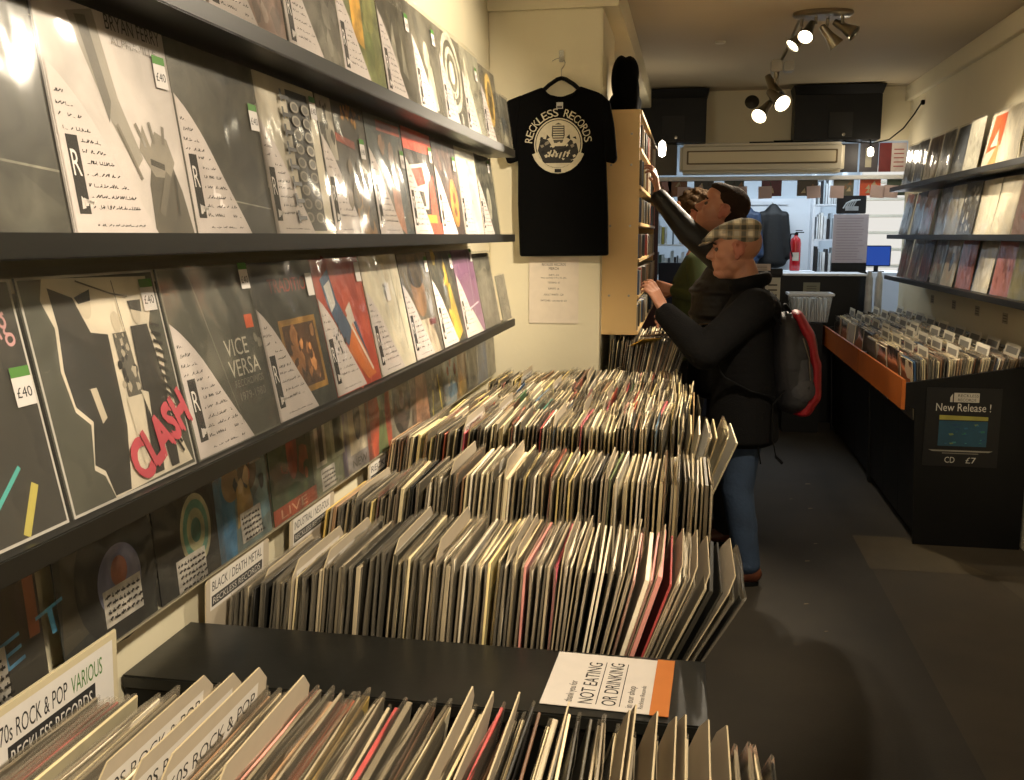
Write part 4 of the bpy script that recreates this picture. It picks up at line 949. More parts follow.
D = {'wrap': 'crinkled grey', 'dark': 'dark', 'brown': 'brown', 'grey': 'mid-grey', 'slate': 'slate-blue', 'pale': 'pale', 'orange': 'orange and cream', 'cream': 'plain cream', 'white': 'white', 'sage': 'sage green', 'teal': 'grey-teal', 'pattern': 'black-and-white patterned', 'pinkred': 'pink-red', 'reddish': 'reddish', 'oval': 'cream dark-oval', 'olive': 'olive-yellow', 'bluegrey': 'blue-grey'}
RR = {0: ['wrap', 'dark', 'brown', 'grey', 'slate', 'pale', 'orange', 'cream', 'white', 'sage', 'teal'], 1: ['wrap', 'dark', 'reddish', 'grey', 'pale', 'pattern', 'cream', 'cream', 'reddish', 'bluegrey', 'grey'], 2: ['wrap', 'wrap', 'dark', 'sage', 'oval', 'pinkred', 'cream', 'pinkred', 'olive', 'pale']}
rr = random.Random(4)
for ri, (z, nm) in enumerate(RSH):
    seen = {}
    for i, kd in enumerate(RR[ri]):
        base, spec = rart(kd, rr); y = 7.75-.335*i
        lab = f'{D[kd]} LP on the {nm} right-wall shelf, {ORD[i]} from its far end'
        w = W_*.96 if ri < 2 else .3
        wall_lp((1.575+rr.uniform(-.01, .01), y+rr.uniform(-.01, .01), z+.002), 9+rr.uniform(-1.5, 2), -PI/2+R(rr.uniform(-1, 1)), spec, base, lab, 'LPs on the right wall shelves', w=w, photo=kd in ('wrap', 'brown', 'grey', 'dark', 'sage'))
# small price cards under the right shelves
for i, y in enumerate((7.6, 7.0, 6.45, 5.9, 5.35, 4.95)):
    b = MB(); b.box((-.002, -.045, -.03), (0, .045, .03), 'a9a08a'); 
    for q in range(3): b.box((-.0026, -.035, -.02+.016*q), (-.002, .03, -.014+.016*q), '6a6354')
    tag(b.build('wall_card', M['paper'], loc=(RX-.001, y, 1.18)), f'small card on the cream wall under the right shelves, {ORD[i]} from the back', 'card', 'cards under the right shelves')

# ------------------------------------------------------------------ far end: monitors, air conditioner, desk, back room
def monitor(x0, x1, z0, z1, label):
    w = (x1-x0)/2; t = tag(empty('wall_cabinet', ((x0+x1)/2, BY-.16, z0)), label, 'cabinet')
    b = MB(); b.bbox((-w+.02, -.1, 0), (w-.02, .15, z1-z0-.07), .004); b.build('box_body', M['black'], t)
    b = MB(); pr = [(-w+.02, z1-z0-.07), (w-.02, z1-z0-.07), (w, z1-z0), (-w, z1-z0)]
    f = [(x, -.11 if i < 2 else -.15, z) for i, (x, z) in enumerate(pr)]; k = [(x, .15, z) for x, z in pr]
    b.face(f); b.face(k[::-1])
    for i in range(4): b.face([f[(i+1) % 4], f[i], k[i], k[(i+1) % 4]])
    b.build('flared_top', M['black'], t)
    b = MB(); b.bbox((-.07, -.112, .02), (.12, -.1, .22), .003); b.build('wall_bracket', M['back'], t)
    b = MB(); b.lathe([(0, .006), (.012, .005), (.014, 0)], 12, mtx=Matrix.Translation((.05, -.112, .04)) @ Matrix.Rotation(PI/2, 4, 'X')); b.build('knob', M['steel'], t)
monitor(.8, 1.53, 2.43, 2.865, 'black box cabinet high on the back wall, to the right')
monitor(-.52, .12, 2.43, 2.865, 'black box cabinet high on the back wall, beside the plywood cabinet')
t = tag(empty('air_conditioner', (.565, BY-.12, 2.17)), 'long cream air conditioner under the bulkhead at the back', 'air conditioner')
b = MB(); b.bbox((-.68, -.1, 0), (.68, .2, .25), .03, seg=3); b.build('casing', M['cream_plastic'], t)
b = MB(); b.bbox((-.62, -.11, .075), (.62, -.098, .19), .004); b.build('grille_frame', mat('brown_grille_edge', '6a5838', .5), t)
b = MB(); b.bbox((-.605, -.115, .087), (.605, -.105, .178), .004); b.build('grille_panel', mat('warm_cream_panel', 'ddd2b4', .5), t)
b = MB(); b.bbox((-.1, -.06, .25), (.42, -.05, .262), .002); b.bbox((.1, -.06, .262), (.4, -.05, .27), .002); tag(b.build('cable_clip', M['rubber'], t), 'dark cable along its top edge')
# light strip above desk opening (pale valance)
b = MB(); b.bbox((-.62, BY-.02, 2.12), (RX, BY+.1, 2.155), .003); struct('trim_3', b, M['white'])
# grey panel and shelf left of the air conditioner
b = MB(); b.bbox((-.61, BY-.03, 2.17), (-.14, BY-.003, 2.43), .003); tag(b.build('junction_panel', mat('grey_board', '6a655a', .6)), 'grey board left of the air conditioner', 'panel')
# posters right of the air conditioner
for i, (x, c, w, lab) in enumerate(((1.31, '2c2b33', .14, 'dark poster right of the air conditioner'), (1.47, '3a3640', .15, 'dark poster with pale stripe right of the air conditioner'), (1.6, '6a2226', .1, 'maroon poster above the back opening'), (1.71, 'cfc6c4', .12, 'white poster above the back opening beside the right wall'))):
    b = MB(); b.box((-w/2, -.004, 0), (w/2, 0, .24), c)
    if i == 1: b.box((-.03, -.005, .04), (.02, -.004, .2), 'b5b09a')
    if i == 3:
        for q in range(5): b.box((-.04, -.005, .04+.035*q), (.04, -.004, .05+.035*q), 'a05a5a')
    tag(b.build('poster', M['print'], loc=(x, BY-.012, 2.18)), lab, 'poster')
# records hung along the opening with tags
rr = random.Random(8)
hung = [(-.27, 'b58a90', 'pink-white'), (-.13, '8a5a3c', 'brown'), (.1, '35363a', 'black'), (.36, '3a4440', 'dark green'), (.68, '5c2238', 'maroon'), (.98, '4f463c', 'dark brown'), (1.28, '6a6a5c', 'olive-grey'), (1.5, 'c8583c', 'orange-red'), (1.72, '4a5a50', 'grey-green')]
for i, (x, c, nm) in enumerate(hung):
    x = x*1.0; t = tag(empty('hanging_record', (x, BY+.03, 1.985)), f'{nm} record sleeve hung in the back opening, {ORD[i]} from the left', 'record', 'sleeves hung across the back opening')
    b = MB(); b.box((-.085, -.003, 0), (.085, .003, .165), c)
    for q in range(6):
        xx = rr.uniform(-.06, .04); zz = rr.uniform(.02, .1); b.face([(xx, -.0035-q*1e-4, zz), (xx+.04, -.0035-q*1e-4, zz), (xx+.03, -.0035-q*1e-4, zz+.04)], rr.choice(['b5a88c', '8a6a50', '2c2a28', c]))
    b.build('cover', M['print'], t)
    b = MB(); b.box((-.06, -.006, -.02), (.055, -.005, .085), 'cdb9bb', mtx=Matrix.Translation((.06 if i % 2 else -.05, 0, 0)) @ Matrix.Rotation(R(45 if i == 2 else rr.uniform(-4, 4)), 4, 'Y'))
    b.build('paper_tag', M['paper'], t)
# black cash desk
t = tag(empty('cash_desk', (.95, 8.95, 0)), 'black cash desk at the back covered in stickers', 'desk')
b = MB(); b.bbox((-.75, -.18, 0), (.5, .2, 1.3), .006); b.build('desk_body', M['black'], t)
b = MB(); b.bbox((-.75, -.2, 1.3), (-.15, -.1, 1.36), .006); b.build('raised_edge', M['black'], t)
b = MB(); b.bbox((-.15, -.24, 1.3), (.55, .25, 1.318), .004); tag(b.build('worktop', M['white'], t), 'white worktop')
for i, (x, z, w, h, c, lab) in enumerate(((.56, 1.16, .09, .13, 'a39a84', 'small beige'), (.72, 1.08, .13, .2, 'd2ccba', 'tall cream'), (1.05, 1.14, .14, .1, '8a8a78', 'landscape picture'), (.62, 1.34, .15, .06, 'c9b9ae', 'pinkish'))):
    b = MB(); b.box((-w/2, -.002, 0), (w/2, 0, h), c)
    for q in range(3): b.box((-w*.3, -.003, h*.2+q*h*.22), (w*.3, -.002, h*.27+q*h*.22), '5a5548')
    tag(b.build('sticker', M['paper'], loc=(x, 8.75 if z > 1.3 else 8.769, z)), f'{lab} card on the front of the black cash desk', 'card')
# clear crate with records at the far counter
t = tag(empty('storage_crate', (1.0, 8.45, .93)), 'clear plastic crate of records at the far end of the counter', 'crate')
b = MB()
o_ = [(-.17,-.13),(.17,-.13),(.17,.13),(-.17,.13)]; i_ = [(-.14,-.11),(.14,-.11),(.14,.11),(-.14,.11)]
for k in range(4):
    a, c = o_[k], o_[(k+1) % 4]; d, e = i_[k], i_[(k+1) % 4]; b.face([(*d, 0), (*e, 0), (*c, .23), (*a, .23)])
b.face([(*p, 0) for p in i_]); b.build('tub', M['crateplastic'], t)
b = MB(); b.bbox((-.185,-.145,.22),(.185,-.125,.24),.003); b.bbox((-.185,.125,.22),(.185,.145,.24),.003); b.bbox((-.185,-.13,.22),(-.165,.13,.24),.003); b.bbox((.165,-.13,.22),(.185,.13,.24),.003); b.build('rim', M['white'], t)
rr = random.Random(12)
for i in range(14):
    b = MB(); b.box((-.004, -.09, 0), (.004, .09, .19), rr.choice(['cdd0cc', 'b5b8b4', 'd8d6cc', '8a8c88', 'c8c2b0'])); tag(b.build('disc_case', M['print'], loc=(.88+.0185*i, 8.45, .935), rot=(0, R(rr.uniform(-4, 4)), 0)), 'pale case standing in the clear plastic crate', 'disc case', 'cases in the clear crate')
b = MB(); b.bbox((.8, 8.28, 0), (1.1, 8.62, .925), .005); o = b.build('side_stand', M['black']); tag(o, 'black stand under the clear plastic crate', 'stand')
# back room contents
t = tag(empty('back_door', (1.0, 11.27, 0)), 'white panelled door in the back room behind the desk', 'door'); t.name = 'door_1'; del t['label']; del t['category']; t['kind'] = 'structure'
b = MB(); b.bbox((-.4, -.03, 0), (.4, .02, 2.05), .005); b.build('door_leaf', M['white'], t)
b = MB()
for z0, z1 in ((.15, .9), (1.0, 1.9)):
    for x0, x1 in ((-.33, -.04), (.04, .33)): b.bbox((x0, -.04, z0), (x1, -.028, z1), .01)
b.build('door_panels', M['white'], t)
b = MB(); b.tube([(-.34, -.06, 1.0), (-.26, -.06, 1.0)], .01); b.build('door_handle', M['steel'], t)
def coat(x, y, z, m, lab, sc=1):
    me = blob([('c', (0,0,-.02), (.05,.04,.03), (0,0,-.12), (.13,.07,.05)), ('c', (0,0,-.12), (.13,.07,.08), (0,0,-.62), (.17,.09,.08)), ('c', (-.12,-.01,-.12), .05, (-.17,-.02,-.55), .05), ('c', (.12,-.01,-.12), .05, (.17,-.02,-.55), .05)], .014, 3)
    o = addmesh('hanging_coat', me, m, loc=(x, y, z)); o.scale = (sc, sc, sc); tag(o, lab, 'coat'); return o
coat(.58, 10.9, 1.97, M['blue'], 'blue padded coat hanging by the white door in the back room', .95)
coat(.88, 11.05, 1.98, M['jacket'], 'black coat hanging right of the blue one in the back room', 1.0)
b = MB(); b.bbox((.35, 11.22, 1.98), (1.05, 11.3, 2.03), .003); tag(b.build('coat_rail', M['white']), 'white rail holding the coats in the back room', 'rail')
b = MB(); b.tube([(.58, 11.22, 2.0), (.58, 10.95, 1.99), (.58, 10.9, 1.96)], .006); b.tube([(.88, 11.22, 2.0), (.88, 11.1, 1.99), (.88, 11.05, 1.97)], .006); tag(b.build('coat_hook', M['steel']), 'steel hooks between rail and coats in the back room', 'hook')
t = tag(empty('fire_extinguisher', (1.02, 9.95, 1.3)), 'red fire extinguisher on its stand in front of the white door', 'fire extinguisher')
b = MB(); b.lathe([(0, 0), (.045, 0), (.052, .012), (.052, .27), (.045, .31), (.02, .335), (.016, .35), (0, .35)], 20); b.build('cylinder', M['extred'], t)
b = MB(); b.box((-.012, -.012, .345), (.02, .012, .37)); b.box((-.005, -.008, .37), (.075, .008, .38)); b.box((-.005, -.008, .39), (.06, .008, .398)); b.build('handle', M['rubber'], t)
b = MB(); b.tube([(-.01, -.015, .36), (-.05, -.03, .36), (-.065, -.04, .3), (-.05, -.055, .2), (-.03, -.06, .14)], .007); b.build('hose', M['rubber'], t)
b = MB(); b.box((-.03, -.0535, .1), (.03, -.0525, .18), 'd8d0c0'); b.build('label_band', M['paper'], t)
b = MB(); b.bbox((.9, 9.8, 0), (1.2, 10.15, 1.3), .005); tag(b.build('side_stand', M['white']), 'white stand under the fire extinguisher', 'stand')
# lit white shelving
def back_shelf(x0, x1, y, zs, lab, z1):
    t = tag(empty('shelving_unit', ((x0+x1)/2, y, 0)), lab, 'shelving'); w = (x1-x0)/2
    for s in (-1, 1): b = MB(); b.bbox((s*w-.012, -.12, 0), (s*w+.012, .12, z1), .003); b.build('upright', M['white'], t)
    for z in zs: b = MB(); b.bbox((-w, -.12, z-.008), (w, .12, z+.008), .002); b.build('shelf', M['white'], t)
    return t
back_shelf(1.22, 1.52, 10.4, (.4, 1.25, 1.6, 1.95, 2.2), 'white shelving of folders right of the fire extinguisher', 2.3)
rr = random.Random(17)
for si, z in enumerate((1.25, 1.6, 1.95)):
    x = 1.25
    while x < 1.49:
        w = rr.uniform(.012, .03); c = rr.choice(['d8dde0', 'c0c8cc', '2c2c30', 'e4e6e4', 'a8b4bc'])
        b = MB(); b.bbox((-w/2, -.1, 0), (w/2, .1, rr.uniform(.2, .28)), .002, col=c); tag(b.build('folder', M['print'], loc=(x+w/2, 10.38, z+.008)), f'folder on the {("lower", "middle", "upper")[si]} white shelf in the back room', 'folder', 'folders on the white back-room shelves'); x += w+.006
t = tag(empty('notice_board', (1.5, 9.75, 1.385)), 'pinkish notice board with typed sheet at the back of the shop', 'notice board')
b = MB(); b.bbox((-.16, -.01, 0), (.16, .01, .46), .003, col='b8a9a8'); b.build('board', M['paper'], t)
b = MB()
for q in range(16): b.box((-.13, -.0115, .03+.026*q), (.13-rr.uniform(0, .06), -.0105, .036+.026*q), '9a8a8a')
b.build('typed_lines', M['paper'], t)
b = MB(); b.bbox((-.16, -.02, -.08), (.16, .02, 0), .003); b.build('black_base', M['black'], t)
b = MB(); b.bbox((1.34, 9.68, 0), (1.66, 9.85, 1.305), .004); tag(b.build('side_stand', M['black']), 'black stand under the notice board', 'stand')
b = MB(); b.bbox((-.13, -.01, 0), (.14, .01, .17), .006, col='0d0d0d'); 
for q in range(5): b.tube([(-.07+.02*q, -.013, .05), (-.04+.022*q, -.014, .1+.006*q), (.02+.016*q, -.013, .13)], .006, 'b5b8b8')
b.box((-.05, -.014, .03), (.07, -.012, .07), 'b5b8b8')
tag(b.build('picture_frame', M['print'], loc=(1.49, 9.75, 1.85)), 'black framed picture above the pinkish notice board', 'picture')
# lit cream shelves, with a glowing sheet added behind the slats
t = tag(empty('window', (2.15, 11.28, 1.2)), kind='structure'); t.name = 'lit_shelves'
b = MB(); b.face([(-.33, .0, -.1), (.33, .0, -.1), (.33, .0, 1.2), (-.33, .0, 1.2)]); b.build('pane', M['shelf_glow'], t)
b = MB()
for z in (.1, .28, .46, .64, .82, 1.0): b.bbox((-.33, -.16, z), (.33, -.02, z+.03), .003)
b.build('shelf_slats', mat('cream_slats', 'e8dcc4', .5), t)
b = MB(); b.bbox((-.36, -.05, -.1), (-.33, 0, 1.2), .003); b.bbox((.33, -.05, -.1), (.36, 0, 1.2), .003); b.build('pane_frame', M['white'], t)
t = tag(empty('computer_monitor', (1.78, 9.9, 1.3)), 'monitor with a bright blue picture at the back right', 'monitor')
b = MB(); b.bbox((-.13, -.01, .05), (.13, .02, .25), .006); b.bbox((-.02, 0, 0), (.02, .02, .06), .002); b.bbox((-.07, -.05, -.005), (.07, .05, .004), .002); b.build('casing', M['black'], t)
b = MB(); b.face([(-.12, -.012, .06), (.12, -.012, .06), (.12, -.012, .24), (-.12, -.012, .24)]); b.build('screen', M['screen'], t)
b = MB(); b.bbox((1.66, 9.7, 0), (2.3, 10.3, 1.295), .005); tag(b.build('back_counter', M['white']), 'pale counter under the blue monitor in the back room', 'counter')
# tall bottles / tubes beside the desk
for i, (x, c) in enumerate(((1.52, 'b5b8bc'), (1.6, 'c8ccd0'))):
    b = MB(); b.lathe([(0, 0), (.03, 0), (.032, .02), (.03, .3), (.02, .33), (.018, .36), (0, .36)], 16, col=c); tag(b.build('poster_tube', M['print'], loc=(x, 8.72, .98)), ('silver poster tube at the far end of the counter, left one', 'silver poster tube at the far end of the counter, right one')[i], 'tube')
b = MB(); b.bbox((1.46, 8.62, 0), (1.68, 8.8, .98), .004); tag(b.build('side_stand', M['black']), 'black stand under the two poster tubes', 'stand')
# left part of the back room: shelving seen under the raised arm
back_shelf(-.5, .42, 9.9, (.5, .9, 1.25, 1.55, 1.85, 2.1), 'pale shelving of discs seen under the raised arm', 2.2)
for si, z in enumerate((1.25, 1.55, 1.85)):
    x = -.47
    while x < .39:
        w = rr.uniform(.012, .03); c = rr.choice(['8fa0aa', 'b5c4cc', '2c3036', '55636c', 'd0d8dc', '3a5a4a', 'a8a050'] if si < 2 else ['d0d8dc', 'c8b83a', '2c3036', '2f6a48', 'b5c4cc'])
        b = MB(); b.bbox((-w/2, -.08, 0), (w/2, .08, rr.uniform(.16, .24)), .002, col=c); tag(b.build('disc_case', M['print'], loc=(x+w/2, 9.88, z+.008)), f'case on the {("lower", "middle", "upper")[si]} pale shelf under the raised arm', 'disc case', 'cases on the pale back-room shelves'); x += w+.004+(rr.random() < .1)*.05
b = MB(); b.bbox((-.28, 8.9, 1.2), (.1, 9.0, 1.4), .004); b.bbox((-.4, 8.88, 0), (.2, 9.1, 1.2), .004, col='151515'); o = b.build('navy_box', M['bluebox']); tag(o, 'navy blue box on a stand behind the men, below the shelving', 'box')
b = MB(); b.bbox((-.5, 8.5, 0), (-.28, 8.56, 2.05), .004, col='3a1a22'); tag(b.build('roller_banner', M['print']), 'dark maroon panel standing beside the plywood cabinet at the back', 'panel')

# ------------------------------------------------------------------ ceiling lights
def aim(d):   # rotation taking -Z to direction d
    return Vector(d).to_track_quat('-Z', 'Y').to_matrix().to_4x4()
WARM = (1.0, .85, .64)
def spot_head(parent, base, pos, d, power, lit=True, blend=.6, angle=75, scale=1):
    mt = Matrix.Translation(pos) @ aim(d); s = scale
    b = MB(); b.tube([base, (base[0], base[1], pos[2]+.05), pos], .007); b.build('arm', M['steel'], parent)
    b = MB(); b.lathe([(0, .075*s), (.018*s, .07*s), (.022*s, .04*s), (.026*s, .0), (.042*s, -.06*s), (.044*s, -.066*s), (.04*s, -.066*s), (.036*s, -.055*s)], 24, mtx=mt); h = b.build('lamp_head', M['steel'], parent)
    b = MB(); b.lathe([(0, -.052*s), (.02*s, -.054*s), (.037*s, -.058*s)], 24, mtx=mt); b.build('lens', M['bulb'] if lit else M['unlit'], h)
    if lit and power:
        l = bpy.data.lights.new('spot', 'SPOT'); l.energy = power; l.color = WARM; l.spot_size = R(angle); l.spot_blend = blend; l.shadow_soft_size = .035
        o = bpy.data.objects.new('spot_light', l); o.matrix_local = Matrix.Translation(Vector(pos)+Vector(d).normalized()*.075*s) @ aim(d); link(o, parent)
def oval_plate(parent):
    b = MB(); b.lathe([(0, -.03), (.15, -.03), (.165, -.02), (.165, -.006), (.16, 0), (0, 0)], 40, mtx=Matrix.Diagonal((1, .62, 1, 1))); b.build('ceiling_plate', M['steel'], parent)
    for k in range(4):
        b = MB(); b.tube([(-.11+.07*k, -.03*((k % 2)*2-1), -.02), (-.11+.07*k, -.03*((k % 2)*2-1), -.07)], .009); b.build('post', M['steel'], parent)
K = 2.2
t = tag(empty('ceiling_spotlight', (.69, 5.85, CEIL)), 'oval nickel ceiling light with four spot heads', 'ceiling light')
oval_plate(t)
spot_head(t, (-.11, .03, -.06), (-.12, .0, -.135), (-.75, -.35, -.85), 26*K)
spot_head(t, (-.04, -.03, -.06), (-.08, -.05, -.105), (-.35, -.75, -.75), 0*K)
spot_head(t, (.03, .03, -.06), (.04, .0, -.13), (.8, .1, -.95), 24*K)
spot_head(t, (.10, -.03, -.06), (.12, .0, -.09), (.7, -.3, -.5), 0, lit=False)
t = tag(empty('track_light', (.52, 6.35, CEIL)), 'hanging nickel spot cluster with two lit heads before the bulkhead', 'ceiling light')
b = MB(); b.tube([(.07, -.4, 0), (.05, -.3, -.03), (.02, -.1, -.12), (0, 0, -.16)], .011); b.build('stem', M['steel'], t)
b = MB(); b.bbox((-.065, -.05, -.24), (-.005, .05, -.17), .006); b.bbox((.01, -.05, -.24), (.07, .05, -.18), .006); b.build('driver_box', M['steel'], t)
spot_head(t, (-.03, 0, -.24), (-.05, .02, -.32), (.35, -.3, -.8), 0, lit=False, scale=1.1)
spot_head(t, (-.02, 0, -.24), (-.03, -.06, -.40), (.4, -.7, -.5), 24*K, scale=1.25)
spot_head(t, (-.04, 0, -.24), (-.1, -.06, -.47), (-.45, -.7, -.6), 26*K, scale=1.15)
b = MB(); b.lathe([(0, -.012), (.042, -.01), (.045, 0), (0, .01)], 24, mtx=Matrix.Translation((-.165, .1, -.40)) @ Matrix.Rotation(R(75), 4, 'X')); b.build('back_disc', M['shelf'], t)
# further fixtures of the same kind above and behind the photographer
for (x, y, heads, lab) in (
    (.6, 3.1, [((-1.15, .45, -.55), 58), ((-1.0, -.6, -.9), 34), ((-.65, .3, -1), 52)], 'oval nickel ceiling light over the middle of the left table'),
    (.65, .45, [((-1.1, .45, -.95), 22), ((-.7, .35, -1.1), 34), ((.6, .9, -.9), 8)], 'oval nickel ceiling light nearest the photographer'),
    (1.0, 3.6, [((.5, 1.1, -1.0), 11), ((.3, 1, -.6), 12)], 'oval nickel ceiling light on the aisle side')):
    t = tag(empty('ceiling_spotlight', (x, y, CEIL)), lab, 'ceiling light'); oval_plate(t)
    for k, (d, pw) in enumerate(heads): spot_head(t, (-.11+.07*k, -.03*((k % 2)*2-1), -.06), (-.12+.1*k, 0, -.14), d, pw*K)
# small bare lamps near the back
for i, (x, y, z, lab) in enumerate(((-.235, 7.6, 2.3, 'small bright lamp beyond the plywood cabinet'), (1.44, 8.55, 2.33, 'small bright clip lamp before the back posters'))):
    t = tag(empty('clip_lamp', (x, y, z)), lab, 'lamp')
    me_ = MB(); me_.lathe([(0, -.05), (.03, -.04), (.038, 0), (.03, .035), (.0, .05)], 20, mtx=Matrix.Diagonal((.8 if i == 0 else .7, .8, 1.3 if i == 0 else .8, 1))); me_.build('bulb', M['dimbulb'], t)
    b = MB(); b.tube([(0, 0, .04), (0, .05, .1), (0, BY-.02-y if i else .3, .12)], .006); b.build('bracket', M['rubber'], t)
    l = bpy.data.lights.new('p', 'POINT'); l.energy = 2; l.color = WARM; l.shadow_soft_size = .05; o = bpy.data.objects.new('lamp_light', l); o.location = (0, -.08, 0); link(o, t)
b = MB(); b.tube([(1.76, 8.3, 2.68), (1.72, 8.34, 2.6), (1.66, 8.42, 2.5), (1.57, 8.5, 2.42), (1.46, 8.58, 2.4), (1.25, 8.6, 2.42), (1.1, 8.6, 2.5)], .006); tag(b.build('power_cable', M['rubber']), 'dark cable looping from the right wall to the black cabinet', 'cable')
b = MB(); b.bbox((1.755, 8.27, 2.665), (1.78, 8.31, 2.7), .003); tag(b.build('cable_clip', M['rubber']), 'black clip on the right wall holding the looping cable', 'clip')
b = MB(); b.lathe([(0, -.012), (.03, -.012), (.035, -.004), (.035, 0)], 20); tag(b.build('smoke_detector', M['cream_plastic'], loc=(.15, 6.6, CEIL)), 'small round detector on the ceiling', 'smoke detector')
# back room light
l = bpy.data.lights.new('a', 'AREA'); l.energy = 24; l.color = (.78, .9, 1); l.size = 2.2; l.shape = 'RECTANGLE'; l.size_y = 1.2
o = bpy.data.objects.new('back_room_daylight', l); o.location = (1.0, 9.95, 2.72); link(o)
l = bpy.data.lights.new('a2', 'AREA'); l.energy = 3; l.color = (.9, .95, 1); l.size = .8  # lamp added to boost the glow around the lit shelves
o = bpy.data.objects.new('shelf_glow_lamp', l); o.location = (2.1, 11.0, 1.8); o.rotation_euler = (R(-90), 0, 0); link(o)

# ------------------------------------------------------------------ people (all face the left wall, -X)
def PF(f, l, u): return (-f, -l, u)          # forward, own left (towards the camera), up
SK = lin('ae7a60'); SKD = lin('a87460')
def head_parts(c, pitch=0, s=1.1, nose=1, neck_to=None):
    rot = Matrix.Rotation(R(pitch), 3, 'Y')   # positive lifts the face
    def H(f, l, u): return Vector(c)+rot @ Vector(PF(f*s, l*s, u*s))
    E = lambda p, r: ('e', H(*p), tuple(x*s for x in r), rot)
    ps = [E((-.018, 0, .03), (.098, .077, .09)), E((.03, 0, -.02), (.06, .062, .085)), E((.0, 0, -.06), (.06, .06, .05)),
          ('c', H(.01, 0, -.08), .046*s, H(.064, 0, -.098), .024*s), E((.07, 0, -.062), (.026, .032, .03)),
          ('c', H(.086, 0, .014), .009*s, H(.113, 0, -.023), .0115*s), E((.101, 0, -.027), (.017, .019, .011)),
          E((.078, .022, .026), (.016, .024, .009)), E((.078, -.022, .026), (.016, .024, .009)), E((.058, .036, -.02), (.028, .026, .024)), E((.058, -.036, -.02), (.028, .026, .024)),
          E((.09, 0, -.051), (.012, .024, .0065)), E((.087, 0, -.064), (.012, .021, .007)), E((.082, 0, -.096), (.016, .018, .014)),
          E((.086, 0, .004), (.008, .012, .02)), E((.045, 0, .06), (.05, .06, .04))]
    for s_ in (-1, 1):
        ps += [E((-.010, s_*.080, -.004), (.020, .014, .032)), E((-.026, s_*.094, .004), (.012, .010, .032)), E((-.012, s_*.094, .028), (.018, .009, .009)), E((-.004, s_*.088, -.034), (.012, .010, .012))]
    return ps, H
def finger(base, d, n, lens, rads, curl):
    """chain of three phalanges curling about the axis d x n"""
    out = []; p = Vector(base); d = Vector(d).normalized(); ax = d.cross(Vector(n)).normalized()
    for k in range(3):
        q = p+d*lens[k]; out.append(('c', p, rads[k], q, rads[k+1])); p = q; d = Matrix.Rotation(R(curl[k]), 3, ax) @ d
    return out
def hand_parts(w, d, n, thumb_side, curl=(25, 30, 25), spread=4, tc=(15, 20, 10)):
    """w wrist, d pointing direction, n direction the palm faces"""
    w = Vector(w); d = Vector(d).normalized(); n = Vector(n).normalized(); s = d.cross(n).normalized()*thumb_side
    ps = []
    for k, o in enumerate((.028, .010, -.009, -.027)): ps.append(('c', w+d*.008+s*o*.5, .016, w+d*.085+s*o, .0125))
    L = ((.042, .026, .021), (.047, .029, .022), (.043, .027, .021), (.034, .021, .018))
    for k, o in enumerate((.030, .010, -.010, -.029)):
        dd = (d+s*(1.5-k)*math.tan(R(spread))).normalized()
        c = tuple(x+(k*5 if k else -6) for x in curl)
        ps += finger(w+d*(.088-.005*(abs(k-1)))+s*o, Matrix.Rotation(R(c[0]*.6), 3, dd.cross(n).normalized()) @ dd, n, L[k], (.0095, .0088, .008, .0068), (c[1], c[2], 0))
    ps += [('c', w+d*.02+s*.022, .017, w+d*.045+s*.042+n*.012, .012)]
    ps += finger(w+d*.045+s*.042+n*.012, (d*.8+s*.45+n*.35), n, (.032, .026, .004), (.012, .010, .0088, .008), tc)
    return ps
def eyes(parent, H, s=1.1):
    for s_ in (-1, 1):
        for nm, r, c, off in (('eye', .0095, '5c4c44', 0), ('iris', .0066, '140e0b', .0042)):
            b = MB(); bm = bmesh.new(); bmesh.ops.create_icosphere(bm, subdivisions=3, radius=r*s, matrix=Matrix.Translation(H(.0765+off, s_*.031, .006))); b.bm(bm, lin(c), smooth=True); b.build(nm, M['print'], parent)
        b = MB(); b.tube([H(.088, s_*.012, .0295), H(.09, s_*.026, .033), H(.08, s_*.045, .028)], .0035*s); b.build('eyebrow', M['hair'], parent)

def legs(hipx, z=.86, kn=.46):
    ps = []
    for s_ in (-1, 1):
        ps += [('c', PF(-.02, s_*.085, z), .085, PF(.015+hipx*.5, s_*.09, kn), .055), ('c', PF(.015+hipx*.5, s_*.09, kn), .052, PF(-.04, s_*.095, .09), .036), ('c', PF(-.04, s_*.095, .055), .035, PF(.1, s_*.105, .035), .028)]
    return ps
def jeans_mesh(hipx=0):
    ps = []
    for s_ in (-1, 1):
        ps += [('c', PF(-.02, s_*.085, .88), .094, PF(.015+hipx*.5, s_*.09, .46), .076), ('c', PF(.015+hipx*.5, s_*.09, .46), .076, PF(-.045, s_*.095, .1), .062), ('e', PF(-.04, s_*.095, .1), (.066, .066, .035)),
               ('e', PF(-.02, s_*.09, .27), (.068, .07, .12))]
    ps += [('e', PF(-.02, 0, .9), (.11, .15, .08))]
    return blob(ps, .009, 3)
